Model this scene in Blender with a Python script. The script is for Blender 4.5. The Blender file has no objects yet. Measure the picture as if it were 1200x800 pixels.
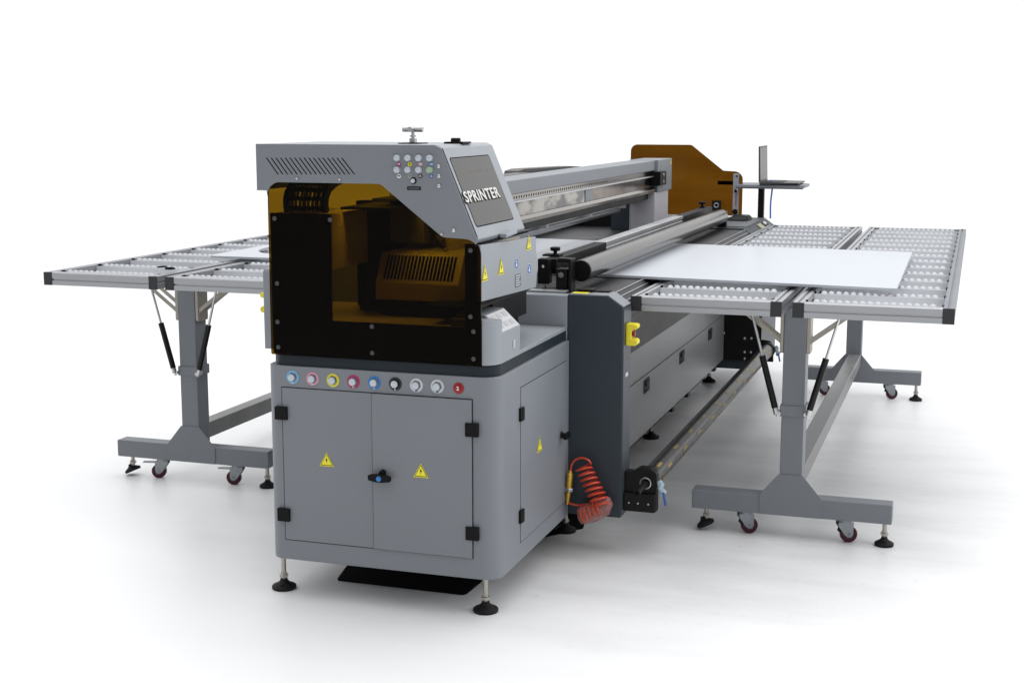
import bpy, bmesh, math, random
from mathutils import Vector, Matrix
random.seed(7)
S = bpy.context.scene
COL = S.collection
PI = math.pi
V = Vector

# ------------------------------------------------------------------ camera
FPX = 1650.0; YAW = -.3183; PIT = .1591; CAMZ = 1.65
fw = V((math.sin(YAW)*math.cos(PIT), math.cos(YAW)*math.cos(PIT), -math.sin(PIT)))
rt = V((math.cos(YAW), -math.sin(YAW), 0))
up = rt.cross(fw)
CP = V((0, 0, CAMZ))
cam = bpy.data.cameras.new('camera'); cam.sensor_width = 36; cam.lens = FPX/1200*36
cam.clip_start = .05; cam.clip_end = 2000
co = bpy.data.objects.new('camera', cam); COL.objects.link(co)
co.matrix_world = Matrix(((rt.x, up.x, -fw.x, CP.x), (rt.y, up.y, -fw.y, CP.y), (rt.z, up.z, -fw.z, CP.z), (0, 0, 0, 1)))
S.camera = co

def at(px, py, axis, val):
    """survey helper: where the sight line of a photo point meets the plane axis = val"""
    d = fw*FPX+rt*(px-600)-up*(py-400)
    i = 'xyz'.index(axis)
    return CP+d*((val-CP[i])/d[i])

# ------------------------------------------------------------------ materials
MATS = {}
def mat(name, col, rough=.5, metal=0., bump=0., bscale=300., var=0., vscale=3., spec=.5, coat=0., aniso=0., stretch=(1, 1, 1), emit=0.):
    m = bpy.data.materials.new(name); m.use_nodes = True
    nt = m.node_tree; N = nt.nodes; L = nt.links
    b = N['Principled BSDF']
    b.inputs['Base Color'].default_value = (*col, 1); b.inputs['Roughness'].default_value = rough
    b.inputs['Metallic'].default_value = metal
    b.inputs['Specular IOR Level'].default_value = spec
    if coat: b.inputs['Coat Weight'].default_value = coat; b.inputs['Coat Roughness'].default_value = .1
    tc = N.new('ShaderNodeTexCoord'); mp = N.new('ShaderNodeMapping'); mp.inputs['Scale'].default_value = stretch
    L.new(tc.outputs['Object'], mp.inputs['Vector'])
    if var:
        n = N.new('ShaderNodeTexNoise'); n.inputs['Scale'].default_value = vscale; n.inputs['Detail'].default_value = 6
        L.new(mp.outputs[0], n.inputs['Vector'])
        mx = N.new('ShaderNodeMix'); mx.data_type = 'RGBA'
        mx.inputs['A'].default_value = (*[c*(1-var) for c in col], 1); mx.inputs['B'].default_value = (*[min(1, c*(1+var)) for c in col], 1)
        L.new(n.outputs['Fac'], mx.inputs['Factor']); L.new(mx.outputs['Result'], b.inputs['Base Color'])
        mr = N.new('ShaderNodeMapRange'); mr.inputs['To Min'].default_value = max(.02, rough-.08); mr.inputs['To Max'].default_value = rough+.1
        L.new(n.outputs['Fac'], mr.inputs['Value']); L.new(mr.outputs[0], b.inputs['Roughness'])
    if bump:
        n2 = N.new('ShaderNodeTexNoise'); n2.inputs['Scale'].default_value = bscale; n2.inputs['Detail'].default_value = 3
        L.new(mp.outputs[0], n2.inputs['Vector'])
        bp = N.new('ShaderNodeBump'); bp.inputs['Strength'].default_value = bump; bp.inputs['Distance'].default_value = .001
        L.new(n2.outputs['Fac'], bp.inputs['Height']); L.new(bp.outputs[0], b.inputs['Normal'])
    MATS[name] = m
    return m

GREY = mat('grey_powder_paint', (.186, .201, .224), .42, bump=.25, bscale=420, var=.07, vscale=3.5)
GREYL = mat('light_grey_paint', (.27, .29, .32), .38, bump=.2, bscale=420, var=.04, vscale=2.5)
GREYF = mat('frame_grey_paint', (.168, .183, .203), .42, bump=.25, bscale=380, var=.08, vscale=5)
GREYS = mat('side_panel_paint', (.20, .203, .208), .33, bump=.2, bscale=380, var=.08, vscale=1.6)
BEAMP = mat('scuffed_beam_paint', (.2, .2, .2), .38, bump=.3, bscale=60, var=.3, vscale=9)
SLATE = mat('slate_powder_paint', (.027, .037, .048), .42, spec=.35, bump=.3, bscale=420, var=.1, vscale=2)
BLACK = mat('black_plastic', (.004, .004, .0045), .5, bump=.2, bscale=500, spec=.16)
BLACKM = mat('black_metal', (.006, .006, .0065), .45, bump=.2, bscale=400, var=.2, vscale=6, spec=.2)
DEEP = mat('matt_black', (.003, .003, .003), .9, spec=.1)
RUB = mat('black_rubber', (.007, .007, .008), .6, bump=.3, bscale=300, spec=.25)
ALU = mat('anodised_aluminium', (.41, .42, .44), .38, .85, bump=.12, bscale=60, var=.06, vscale=4, stretch=(1, 1, 12))
ALUB = mat('bright_aluminium', (.62, .63, .65), .3, .8, var=.05, vscale=6)
ALUD = mat('dark_anodised_rail', (.20, .215, .24), .4, .6, bump=.12, bscale=60, var=.06, vscale=4)
CAP = mat('charcoal_end_cap', (.02, .021, .024), .5, bump=.4, bscale=500)
STEEL = mat('zinc_steel', (.55, .56, .56), .3, 1, var=.12, vscale=25)
CHAMP = mat('champagne_steel', (.33, .31, .27), .4, .6, var=.12, vscale=12)
CHROME = mat('polished_steel', (.27, .25, .225), .16, 1, var=.08, vscale=3, stretch=(1, .3, 1))
ROLL = mat('ground_steel_roller', (.125, .120, .114), .24, 1, var=.1, vscale=8, stretch=(1, .15, 1))
NYLON = mat('white_nylon', (.50, .51, .54), .4)
TRACK = mat('galvanised_track', (.60, .62, .655), .33, .1, var=.1, vscale=8)
BOARD = mat('white_foam_board', (.475, .50, .545), .32, bump=.05, bscale=200, var=.015, vscale=1.2, spec=.4)
BELT = mat('dark_conveyor_belt', (.021, .022, .024), .45, spec=.3, bump=.4, bscale=500, var=.25, vscale=5)
YEL = mat('yellow_plastic', (.8, .68, .02), .35)
YELL = mat('yellow_sticker', (.82, .74, .03), .4)
WHT = mat('white_print', (.8, .8, .8), .45)
RED = mat('red_plastic', (.27, .006, .010), .35)
REDT = mat('maroon_tyre', (.055, .005, .014), .4, spec=.3)
BLUE = mat('blue_print', (.02, .11, .36), .4)
CYAN = mat('light_blue_ring', (.16, .42, .68), .4)
PINK = mat('pink_ring', (.62, .28, .38), .4)
MAG = mat('magenta_ring', (.38, .01, .10), .4)
YRING = mat('yellow_ring', (.66, .62, .02), .4)
BRING = mat('blue_ring', (.02, .17, .5), .4)
KRING = mat('black_ring', (.01, .01, .012), .4)
WRING = mat('white_ring', (.55, .58, .6), .4)
SILV = mat('knob_silver', (.50, .54, .60), .3, .2)
GREEN = mat('pale_green_lens', (.3, .42, .3), .3)
ORANGE = mat('orange_hose', (.52, .045, .012), .3, coat=.2)
WRAP = mat('clear_wrap_over_hose', (.46, .17, .15), .25, bump=1, bscale=120, var=.45, vscale=90)
BRASS = mat('brass', (.62, .40, .06), .3, .7)
CABLE = mat('blue_cable', (.03, .16, .55), .4)
PLASTIC = mat('pale_plastic_film', (.35, .45, .5), .25, bump=.8, bscale=90, var=.5, vscale=60)
TAPE = mat('yellow_tape', (.30, .22, .06), .5)
INNER = mat('inner_sheet_metal', (.66, .60, .52), .5, 0, var=.08, vscale=6)
GLASSD = mat('smoked_window', (.048, .046, .043), .2, spec=.35, var=.06, vscale=3)
SCREEN = mat('laptop_screen', (.085, .085, .088), .3, spec=.3)
KEYS = mat('laptop_shell', (.045, .045, .046), .4, spec=.3)
LEGS = mat('nickel_stem', (.42, .40, .36), .3, .9)
SLEEVE = mat('strut_sleeve', (.006, .006, .007), .3, spec=.25)

# tinted acrylic: one slab, coloured where light passes through it
def acrylic(name, c0, c1):
    m = bpy.data.materials.new(name); m.use_nodes = True
    nt = m.node_tree; nt.nodes.clear(); N = nt.nodes; L = nt.links
    o_ = N.new('ShaderNodeOutputMaterial'); tr = N.new('ShaderNodeBsdfTransparent'); gl = N.new('ShaderNodeBsdfGlossy')
    gl.inputs[0].default_value = (1, 1, 1, 1); gl.inputs['Roughness'].default_value = .05
    tc = N.new('ShaderNodeTexCoord'); mp = N.new('ShaderNodeMapping'); mp.inputs['Rotation'].default_value = (0, -.45, 0); mp.inputs['Scale'].default_value = (.5, 1, 5)
    n = N.new('ShaderNodeTexNoise'); n.inputs['Scale'].default_value = 2.6; n.inputs['Detail'].default_value = 3
    r = N.new('ShaderNodeValToRGB'); r.color_ramp.elements[0].position = .4; r.color_ramp.elements[0].color = (*c0, 1); r.color_ramp.elements[1].position = .68; r.color_ramp.elements[1].color = (*c1, 1)  # diagonal streak reflections painted into the tint
    L.new(tc.outputs['Object'], mp.inputs[0]); L.new(mp.outputs[0], n.inputs['Vector']); L.new(n.outputs['Fac'], r.inputs[0]); L.new(r.outputs[0], tr.inputs[0])
    fr = N.new('ShaderNodeFresnel'); fr.inputs[0].default_value = 1.13; mx = N.new('ShaderNodeMixShader')
    L.new(fr.outputs[0], mx.inputs[0]); L.new(tr.outputs[0], mx.inputs[1]); L.new(gl.outputs[0], mx.inputs[2]); L.new(mx.outputs[0], o_.inputs[0])
    return m
AMB = acrylic('amber_acrylic', (.37, .265, .03), (.40, .29, .04))
AMBF = acrylic('brown_amber_acrylic', (.30, .185, .05), (.345, .218, .06))

# ------------------------------------------------------------------ mesh builder
class MB:
    def __init__(s): s.bm = bmesh.new(); s.m = 0
    def _f(s, vs):
        try:
            f = s.bm.faces.new(vs); f.material_index = s.m; return f
        except ValueError: return None
    def box(s, x0, x1, y0, y1, z0, z1):
        x0, x1 = sorted((x0, x1)); y0, y1 = sorted((y0, y1)); z0, z1 = sorted((z0, z1))
        v = [s.bm.verts.new(p) for p in ((x0,y0,z0),(x1,y0,z0),(x1,y1,z0),(x0,y1,z0),(x0,y0,z1),(x1,y0,z1),(x1,y1,z1),(x0,y1,z1))]
        for q in ((0,3,2,1),(4,5,6,7),(0,1,5,4),(1,2,6,5),(2,3,7,6),(3,0,4,7)): s._f([v[i] for i in q])
        return s
    def prism(s, axis, pts, a, b):
        """2-D polygon (other two axes in x,y,z order) extruded along axis"""
        def P(p, t): return {'x': (t, p[0], p[1]), 'y': (p[0], t, p[1]), 'z': (p[0], p[1], t)}[axis]
        A = [s.bm.verts.new(P(p, a)) for p in pts]; B = [s.bm.verts.new(P(p, b)) for p in pts]
        n = len(pts); fs = [s._f(A[::-1]), s._f(B)]
        for i in range(n): fs.append(s._f([A[i], A[(i+1) % n], B[(i+1) % n], B[i]]))
        bmesh.ops.recalc_face_normals(s.bm, faces=[f for f in fs if f])
        return s
    def loft(s, rings, closed_ends=True):
        R = [[s.bm.verts.new(p) for p in r] for r in rings]; n = len(R[0]); fs = []
        for a, b in zip(R, R[1:]):
            for i in range(n): fs.append(s._f([a[i], a[(i+1) % n], b[(i+1) % n], b[i]]))
        if closed_ends: fs.append(s._f(R[0][::-1])); fs.append(s._f(R[-1]))
        bmesh.ops.recalc_face_normals(s.bm, faces=[f for f in fs if f])
        return s
    def lathe(s, p0, d, prof, n=24):
        """prof: (distance along d, radius) pairs"""
        d = V(d).normalized(); p0 = V(p0)
        a = d.orthogonal().normalized(); b = d.cross(a)
        return s.loft([[p0+d*t+(a*math.cos(2*PI*i/n)+b*math.sin(2*PI*i/n))*max(r, 1e-5) for i in range(n)] for t, r in prof])
    def cyl(s, p0, p1, r, n=20, r1=None):
        d = V(p1)-V(p0)
        return s.lathe(p0, d, ((0, r), (d.length, r if r1 is None else r1)), n)
    def tube(s, pts, r, n=10):
        pts = [V(p) for p in pts]; rings = []; a = None
        for i, p in enumerate(pts):
            t = (pts[min(i+1, len(pts)-1)]-pts[max(i-1, 0)]).normalized()
            a = t.orthogonal().normalized() if a is None else (a-t*a.dot(t)).normalized()
            b = t.cross(a); rings.append([p+(a*math.cos(2*PI*k/n)+b*math.sin(2*PI*k/n))*r for k in range(n)])
        return s.loft(rings)
    def ring(s, c, d, R, r, n=28, k=8):
        d = V(d).normalized(); a = d.orthogonal().normalized(); b = d.cross(a); c = V(c)
        g = []
        for i in range(n):
            u = a*math.cos(2*PI*i/n)+b*math.sin(2*PI*i/n)
            g.append([s.bm.verts.new(c+u*(R+r*math.cos(2*PI*j/k))+d*r*math.sin(2*PI*j/k)) for j in range(k)])
        for i in range(n):
            for j in range(k): s._f([g[i][j], g[(i+1) % n][j], g[(i+1) % n][(j+1) % k], g[i][(j+1) % k]])
        return s
    def bar(s, p0, p1, w, t, side):
        """flat bar from p0 to p1; side = direction of its thickness t"""
        p0 = V(p0); p1 = V(p1); d = (p1-p0).normalized(); sd = V(side).normalized(); u = d.cross(sd).normalized()
        return s.loft([[p+u*w/2*i+sd*t/2*j for i, j in ((-1,-1),(1,-1),(1,1),(-1,1))] for p in (p0, p1)])
    def quad(s, pts, nrm, t):
        """thin slab: polygon pts thickened by t along nrm"""
        nrm = V(nrm).normalized()*t
        return s.loft([[V(p) for p in pts], [V(p)+nrm for p in pts]])

def root_origin(p):
    while p.parent: p = p.parent
    return V(p.location)
def obj(name, mb, mats, parent=None, bevel=0., label=None, seg=2, origin=None, sharp=32):
    me = bpy.data.meshes.new(name); mb.bm.to_mesh(me); mb.bm.free()
    if not isinstance(mats, (list, tuple)): mats = [mats]
    for m in mats: me.materials.append(m)
    o = bpy.data.objects.new(name, me); COL.objects.link(o)
    if parent is not None:
        me.transform(Matrix.Translation(-root_origin(parent))); o.parent = parent
    elif origin is not None:
        me.transform(Matrix.Translation(-V(origin))); o.location = origin
    me.polygons.foreach_set('use_smooth', [True]*len(me.polygons)); me.set_sharp_from_angle(angle=math.radians(sharp))
    if bevel:
        b = o.modifiers.new('edge', 'BEVEL'); b.width = bevel; b.segments = seg; b.limit_method = 'ANGLE'; b.angle_limit = math.radians(32)
        b.harden_normals = True; b.use_clamp_overlap = True
    if label: o['label'] = label
    return o
def thing(name, label, cat, loc, group=None):
    o = bpy.data.objects.new(name, None); COL.objects.link(o); o.location = loc; o.empty_display_size = .1
    o['label'] = label; o['category'] = cat
    if group: o['group'] = group
    return o
def tag(o, label, cat, group=None):
    o['label'] = label; o['category'] = cat
    if group: o['group'] = group
    return o
def rpoly(pts, radii, n=6):
    """polygon with rounded corners"""
    out = []; N_ = len(pts)
    if not isinstance(radii, (list, tuple)): radii = [radii]*N_
    for i in range(N_):
        p = V(pts[i]).to_2d(); a = V(pts[i-1]).to_2d(); b = V(pts[(i+1) % N_]).to_2d(); r = radii[i]
        if r <= 0: out.append(tuple(p)); continue
        u = (a-p).normalized(); w = (b-p).normalized()
        ang = math.acos(max(-1, min(1, u.dot(w)))); t = r/math.tan(ang/2)
        t = min(t, (a-p).length*.49, (b-p).length*.49); r2 = t*math.tan(ang/2)
        c = p+(u+w).normalized()*(r2/math.sin(ang/2))
        s0 = p+u*t-c; s1 = p+w*t-c
        a0 = math.atan2(s0.y, s0.x); a1 = math.atan2(s1.y, s1.x); da = (a1-a0+PI) % (2*PI)-PI
        for k in range(n+1): out.append((c.x+r2*math.cos(a0+da*k/n), c.y+r2*math.sin(a0+da*k/n)))
    return out
def text_mesh(body, size, bold=0., extrude=.0004, shear=0., space=1.):
    cu = bpy.data.curves.new('text', 'FONT'); cu.body = body; cu.size = size; cu.offset = bold; cu.extrude = extrude; cu.shear = shear
    cu.align_x = 'CENTER'; cu.align_y = 'CENTER'; cu.space_character = space; cu.resolution_u = 3
    t = bpy.data.objects.new('text', cu); COL.objects.link(t)
    dg = bpy.context.evaluated_depsgraph_get(); me = bpy.data.meshes.new_from_object(t.evaluated_get(dg))
    bpy.data.objects.remove(t); return me
def text(name, body, size, c, ux, uy, m, parent, bold=0., shear=0., wx=1., space=1., extrude=.0004):
    me = text_mesh(body, size, bold, extrude, shear, space); ux = V(ux).normalized(); uy = V(uy).normalized(); n = ux.cross(uy)
    c = V(c); M = Matrix(((ux.x*wx, uy.x, n.x, c.x), (ux.y*wx, uy.y, n.y, c.y), (ux.z*wx, uy.z, n.z, c.z), (0, 0, 0, 1)))
    me.transform(Matrix.Translation(-root_origin(parent)) @ M); me.materials.clear(); me.materials.append(m)
    o = bpy.data.objects.new(name, me); COL.objects.link(o); o.parent = parent; return o

# a warning triangle on a plane: c centre, ux right, uy up
def sticker(parent, c, ux, uy, h=.03, bolt='bolt'):
    c = V(c); ux = V(ux).normalized(); uy = V(uy).normalized(); n = ux.cross(uy)
    mb = MB()
    def tri(k, off): return [c+ux*x*h*k+uy*y*h*k+n*off for x, y in ((-.56, -.42), (.56, -.42), (0, .58))]
    mb.m = 0; mb.quad(tri(1.14, .0006), n, .0003)
    mb.m = 1; mb.quad(tri(.98, .001), n, .0003)
    mb.m = 0; mb.quad(tri(.84, .0014), n, .0003)
    mb.m = 1
    z = [(.02, .3), (-.09, .02), (.0, .04), (-.05, -.26), (.1, .1), (.01, .09)]
    if bolt == 'bolt': mb.quad([c+ux*x*h*1.1+uy*y*h*.9+n*.0018 for x, y in z][::-1], n, .0003)
    else:
        mb.quad([c+ux*x*h+uy*y*h+n*.0018 for x, y in ((-.05, -.1), (.05, -.1), (.05, .25), (-.05, .25))], n, .0003)
        mb.quad([c+ux*x*h+uy*y*h+n*.0018 for x, y in ((-.05, -.26), (.05, -.26), (.05, -.17), (-.05, -.17))], n, .0003)
    return obj('warning_sticker', mb, [YELL, BLACK], parent)

def foot(parent, x, y, ztop, r=.043, tilt=0., label=None):
    mb = MB(); mb.cyl((x, y, .018 if not tilt else .035), (x, y, ztop), .0085, 16)
    zn = .04 if not tilt else .055
    mb.lathe((x, y, zn), (0, 0, 1), ((0, .012), (.002, .0155), (.012, .0155), (.014, .011), (.02, .0105)), 6)
    if ztop > .12: mb.lathe((x, y, ztop-.035), (0, 0, 1), ((0, .0105), (.012, .0105)), 6)
    st = obj('levelling_foot', mb, LEGS, parent)
    d = V((math.sin(tilt), 0, math.cos(tilt))); c = V((x, y, .0 if not tilt else abs(math.sin(tilt))*r+.004))
    mb = MB(); mb.lathe(c, d, ((0, r*.96), (.003, r), (.010, r), (.013, r*.94), (.022, r*.5), (.030, r*.32), (.036, r*.3)), 36)
    mb.cyl(c+V((r*.1, -r*.62, .012)), c+V((r*.1, -r*.62, .022)), .007, 12)
    obj('foot_pad', mb, RUB, st)
    return st

def screw(mb, c, n, r=.006, h=.003):
    n = V(n).normalized(); mb.lathe(c, n, ((0, r), (h*.5, r), (h*.9, r*.7), (h, r*.25)), 14)

# ================================================================== floor
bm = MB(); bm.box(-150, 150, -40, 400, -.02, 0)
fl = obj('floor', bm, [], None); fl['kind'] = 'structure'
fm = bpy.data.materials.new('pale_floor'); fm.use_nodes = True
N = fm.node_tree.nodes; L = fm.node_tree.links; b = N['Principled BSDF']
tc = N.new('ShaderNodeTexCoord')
# distance from the machine (an ellipse): its soft shade is painted grey around it, fading to white beyond
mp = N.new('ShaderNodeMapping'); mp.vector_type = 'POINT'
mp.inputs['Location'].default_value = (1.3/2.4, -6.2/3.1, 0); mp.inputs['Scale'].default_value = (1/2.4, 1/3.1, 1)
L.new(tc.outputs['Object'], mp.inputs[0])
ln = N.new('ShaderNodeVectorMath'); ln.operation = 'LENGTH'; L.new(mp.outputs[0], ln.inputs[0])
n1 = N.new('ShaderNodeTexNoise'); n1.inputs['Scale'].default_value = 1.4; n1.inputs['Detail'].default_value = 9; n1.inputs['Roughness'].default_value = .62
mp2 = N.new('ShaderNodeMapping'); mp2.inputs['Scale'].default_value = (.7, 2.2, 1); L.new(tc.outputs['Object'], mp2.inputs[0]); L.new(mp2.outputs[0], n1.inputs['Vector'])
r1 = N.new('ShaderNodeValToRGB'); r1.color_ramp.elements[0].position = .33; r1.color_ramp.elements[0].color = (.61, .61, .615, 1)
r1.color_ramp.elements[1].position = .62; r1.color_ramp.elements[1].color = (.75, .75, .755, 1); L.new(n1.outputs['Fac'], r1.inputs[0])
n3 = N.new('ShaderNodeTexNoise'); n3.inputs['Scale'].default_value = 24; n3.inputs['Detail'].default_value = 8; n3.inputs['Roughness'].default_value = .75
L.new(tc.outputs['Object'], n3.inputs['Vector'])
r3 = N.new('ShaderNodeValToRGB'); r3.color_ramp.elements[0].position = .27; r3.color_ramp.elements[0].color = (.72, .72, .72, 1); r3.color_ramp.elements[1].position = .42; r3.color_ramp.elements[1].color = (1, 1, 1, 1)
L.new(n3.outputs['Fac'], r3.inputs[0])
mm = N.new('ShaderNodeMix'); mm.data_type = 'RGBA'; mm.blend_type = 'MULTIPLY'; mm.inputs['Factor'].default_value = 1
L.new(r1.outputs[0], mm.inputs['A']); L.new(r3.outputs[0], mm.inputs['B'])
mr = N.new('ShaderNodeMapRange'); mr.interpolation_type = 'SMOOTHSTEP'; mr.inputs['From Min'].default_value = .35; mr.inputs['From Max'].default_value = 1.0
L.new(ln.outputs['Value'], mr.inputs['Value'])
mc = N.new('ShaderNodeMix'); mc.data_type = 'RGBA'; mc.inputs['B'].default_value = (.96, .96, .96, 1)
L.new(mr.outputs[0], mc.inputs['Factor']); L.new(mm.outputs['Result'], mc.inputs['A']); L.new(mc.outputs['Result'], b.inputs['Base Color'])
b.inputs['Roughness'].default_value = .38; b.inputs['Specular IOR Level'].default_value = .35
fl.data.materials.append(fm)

# flat black sheet standing in for the shadow under the cabinet
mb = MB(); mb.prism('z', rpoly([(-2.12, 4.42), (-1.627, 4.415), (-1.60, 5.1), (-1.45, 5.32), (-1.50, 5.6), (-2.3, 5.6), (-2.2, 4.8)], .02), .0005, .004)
tag(obj('shadow_sheet', mb, DEEP, None, origin=(-1.8, 4.9, 0)), 'flat black sheet standing in for the shadow beneath the grey end cabinet', 'shadow')

# ================================================================== printer
PR = thing('flatbed_printer', 'large grey flatbed printer with amber covers, numbered knobs and long gantry', 'printer', (-1.85, 6.6, 0))
FY = 4.2
f_ = lambda px, py, y=FY: at(px, py, 'y', y)
CX0, CX1, CY0, CY1 = -2.265, -1.43, FY, 5.028

# ---- near end cabinet
mb = MB(); mb.prism('z', rpoly([(CX0, CY0), (CX1, CY0), (CX1, CY1), (CX0, CY1)], [.05, .06, .005, .005], 10), .14, .817)
obj('cabinet', mb, GREY, PR, .004)
mb = MB(); mb.prism('z', rpoly([(CX0+.02, CY0+.008), (CX1-.012, CY0+.008), (CX1-.012, CY1), (CX0+.02, CY1)], [.05, .055, .005, .005], 10), .8172, .853)
obj('base_band', mb, mat('dark_band_paint', (.014, .021, .029), .42, bump=.2, spec=.2), PR, .002)
# front doors
dz0, dz1 = .2105, .7445
xm = -1.872
for (a, c2, hx, prd) in ((-2.2045, xm, -2.2045, 0), (xm, -1.518, -1.518, 0)):
    left = a < -2
    z0 = dz0
    mb = MB(); mb.box(a+(0.0018 if left else .0012), c2-(.0012 if left else .0018), FY-.003-(0 if left else .005), FY+.004, z0+.0018, dz1-.0018)
    d = obj('door', mb, GREY, PR, .0012)
    mb = MB(); mb.box(a-.0006, c2+.0006 if left else c2+.0006, FY-.0012-(0 if left else .0004), FY+.003, z0-.0006, dz1+.0006)
    obj('door_gap', mb, DEEP, d)
    for hz in (.655 if left else .645, .300 if left else .298):
        mb = MB(); mb.box(hx-.0225, hx-.0015, FY-.0145, FY-.0004, hz-.0225, hz+.0225); mb.box(hx+.0015, hx+.0225, FY-.0145, FY-.0005, hz-.0225, hz+.0225)
        mb.cyl((hx, FY-.009, hz-.0225), (hx, FY-.009, hz+.0225), .0055, 12)
        obj('hinge', mb, BLACK, d, .0015)
    p = f_(383.5, 539) if left else f_(494.5, 551.5)
    sticker(d, (p.x, FY-.0036-(0 if left else .005), p.z), (1, 0, 0), (0, 0, 1), .042)
    if not left:
        p = f_(449, 557)
        mb = MB(); mb.lathe((p.x, FY-.004, p.z), (0, -1, 0), ((0, .016), (.006, .016), (.012, .011), (.024, .011)), 24)
        mb.lathe((p.x+.004, FY-.004, p.z+.013), (0, -1, 0), ((0, .011), (.016, .011), (.018, .008)), 20)
        mb.prism('y', rpoly([(p.x-.040, p.z-.010), (p.x-.012, p.z-.015), (p.x+.012, p.z-.015), (p.x+.040, p.z-.011), (p.x+.040, p.z+.006), (p.x+.012, p.z+.012), (p.x-.012, p.z+.012), (p.x-.040, p.z+.008)], .006), FY-.038, FY-.024)
        h = obj('door_handle', mb, BLACK, d, .002)
        mb = MB(); mb.lathe((p.x, FY-.038, p.z-.002), (0, -1, 0), ((0, .009), (.0015, .009), (.002, .007)), 20); obj('lock', mb, BRING, h)
# side door of the cabinet
mb = MB(); XS = CX1
mb.box(XS-.004, XS+.0015, 4.432, 4.985, .2055, .7445)
d = obj('side_door', mb, GREY, PR, .0008)
mb = MB(); mb.box(XS-.003, XS+.0006, 4.430, 4.987, .2035, .7465); obj('door_gap', mb, DEEP, d)
for hz in (.655, .30):
    mb = MB(); mb.box(XS-.001, XS+.009, 4.413, 4.428, hz-.0225, hz+.0225); mb.box(XS+.001, XS+.010, 4.431, 4.45, hz-.0225, hz+.0225); mb.cyl((XS+.007, 4.4295, hz-.0225), (XS+.007, 4.4295, hz+.0225), .0045, 10)
    obj('hinge', mb, BLACK, d, .0012)
p = at(631.5, 521, 'x', XS); sticker(d, (XS+.0018, p.y, p.z), (0, 1, 0), (0, 0, 1), .048)
p = at(657, 509.5, 'x', XS)
mb = MB(); mb.lathe((XS, p.y, p.z), (1, 0, 0), ((0, .013), (.006, .013), (.012, .009), (.022, .009)), 20)
mb.box(XS+.020, XS+.034, p.y-.035, p.y+.02, p.z-.010, p.z+.012)
obj('door_handle', mb, BLACK, d, .003)

# row of ink knobs
DSCR0 = mat('dull_collar', (.16, .17, .19), .35, .5)
KN = [(343, 441.8, CYAN, 'LC'), (366.3, 443.6, PINK, 'LM'), (390.2, 445.5, YRING, 'Y'), (414.2, 447, MAG, 'M'), (438.8, 448.2, BRING, 'C'), (463.4, 449.6, KRING, 'K'), (488, 451.2, WRING, 'W'), (512.6, 452.6, WRING, 'W')]
for px, py, rm, tx in KN:
    p = f_(px, py)
    mb = MB(); mb.m = 0; mb.lathe((p.x, FY, p.z), (0, -1, 0), ((-.001, .0228), (.0012, .0228), (.0016, .0222)), 32)
    k = obj('ink_knob', mb, [rm], PR)
    mb = MB(); mb.lathe((p.x, FY-.0016, p.z), (0, -1, 0), ((0, .0165), (.003, .0165), (.004, .0145)), 6); mb.lathe((p.x, FY-.0056, p.z), (0, -1, 0), ((0, .013), (.003, .013), (.0032, .011)), 24)
    obj('knob_collar', mb, DSCR0 if rm is not KRING else BLACKM, k, .0005)
    mb = MB(); mb.lathe((p.x, FY-.0087, p.z), (0, -1, 0), ((0, .0118), (.005, .0118), (.0065, .0102), (.0068, .006)), 28)
    obj('knob_cap', mb, SILV, k)
    text('knob_letters', tx, .009, (p.x, FY-.0018, p.z-.0188), (1, 0, 0), (0, 0, 1), WHT if rm is not WRING else BLACK, k, bold=.0002)
p = f_(537.5, 454.7)
mb = MB(); mb.lathe((p.x, FY, p.z), (0, -1, 0), ((-.001, .0185), (.002, .0185), (.003, .016), (.003, .010), (.008, .0095), (.009, .007)), 32)
k = obj('red_button', mb, RED, PR)
text('button_digit', '2', .017, (p.x, FY-.0092, p.z), (1, 0, 0), (0, 0, 1), WHT, k, bold=.0004)

for (x, y) in ((-2.262, 4.29), (-1.507, 4.29), (-1.507, 5.262), (-2.20, 5.25)):
    foot(PR, x, y, .142 if y < 5 else .2)

# ---- tray, control box, rear upstand
mb = MB(); mb.box(CX0+.0, -1.441, 4.26, 5.026, .8535, .868)
obj('service_tray', mb, GREYL, PR, .002)
mb = MB(); mb.box(-2.40, -1.4395, 5.03, 5.10, .80, .984)
obj('tray_upstand', mb, GREYL, PR, .002)
mb = MB(); mb.box(-1.60, -1.4878, 4.222, 4.2695, .8555, 1.0)
zt0 = 1.0; rings = []
for k in range(10):
    a = k/9*PI/2; dx = .0468*math.sin(a); y_ = 4.205+.058*(1-math.cos(a)); zq = zt0
    rings.append([(-1.4875+dx, y_, .8555), (-1.4875+dx, 4.2695, .8555), (-1.4875+dx, 4.2695, zq), (-1.4875+dx, y_, zq)])
mb.loft(rings)
cb = obj('control_box', mb, GREYL, PR, .0025)
mb = MB(); mb.prism('y', [(-1.60, .8555), (-1.4408, .8555), (-1.4408, .954), (-1.500, 1.010), (-1.60, 1.013)], 4.270, 4.462)
obj('control_housing', mb, GREYL, cb, .002)
NL_ = V((.056, 0, .0592)).normalized()
def sl(u, v, off=.0006): return V((-1.500+.0592*v, 4.272+.188*u, 1.010-.056*v))+NL_*off
mb = MB(); mb.m = 0; mb.quad([sl(.02, .05), sl(.97, .05), sl(.97, .97), sl(.02, .97)], NL_, .0008)
mb.m = 1
for i in range(3):
    for j in range(2):
        u = .08+i*.30; v = .14+j*.44; mb.quad([sl(u, v, .0016), sl(u+.20, v, .0016), sl(u+.20, v+.24, .0016), sl(u, v+.24, .0016)], NL_, .0008)
obj('control_label', mb, [mat('control_label_white', (.5, .5, .51), .35), mat('label_print', (.36, .38, .40), .35)], cb)
p = at(602, 403, 'x', -1.44)
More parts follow.
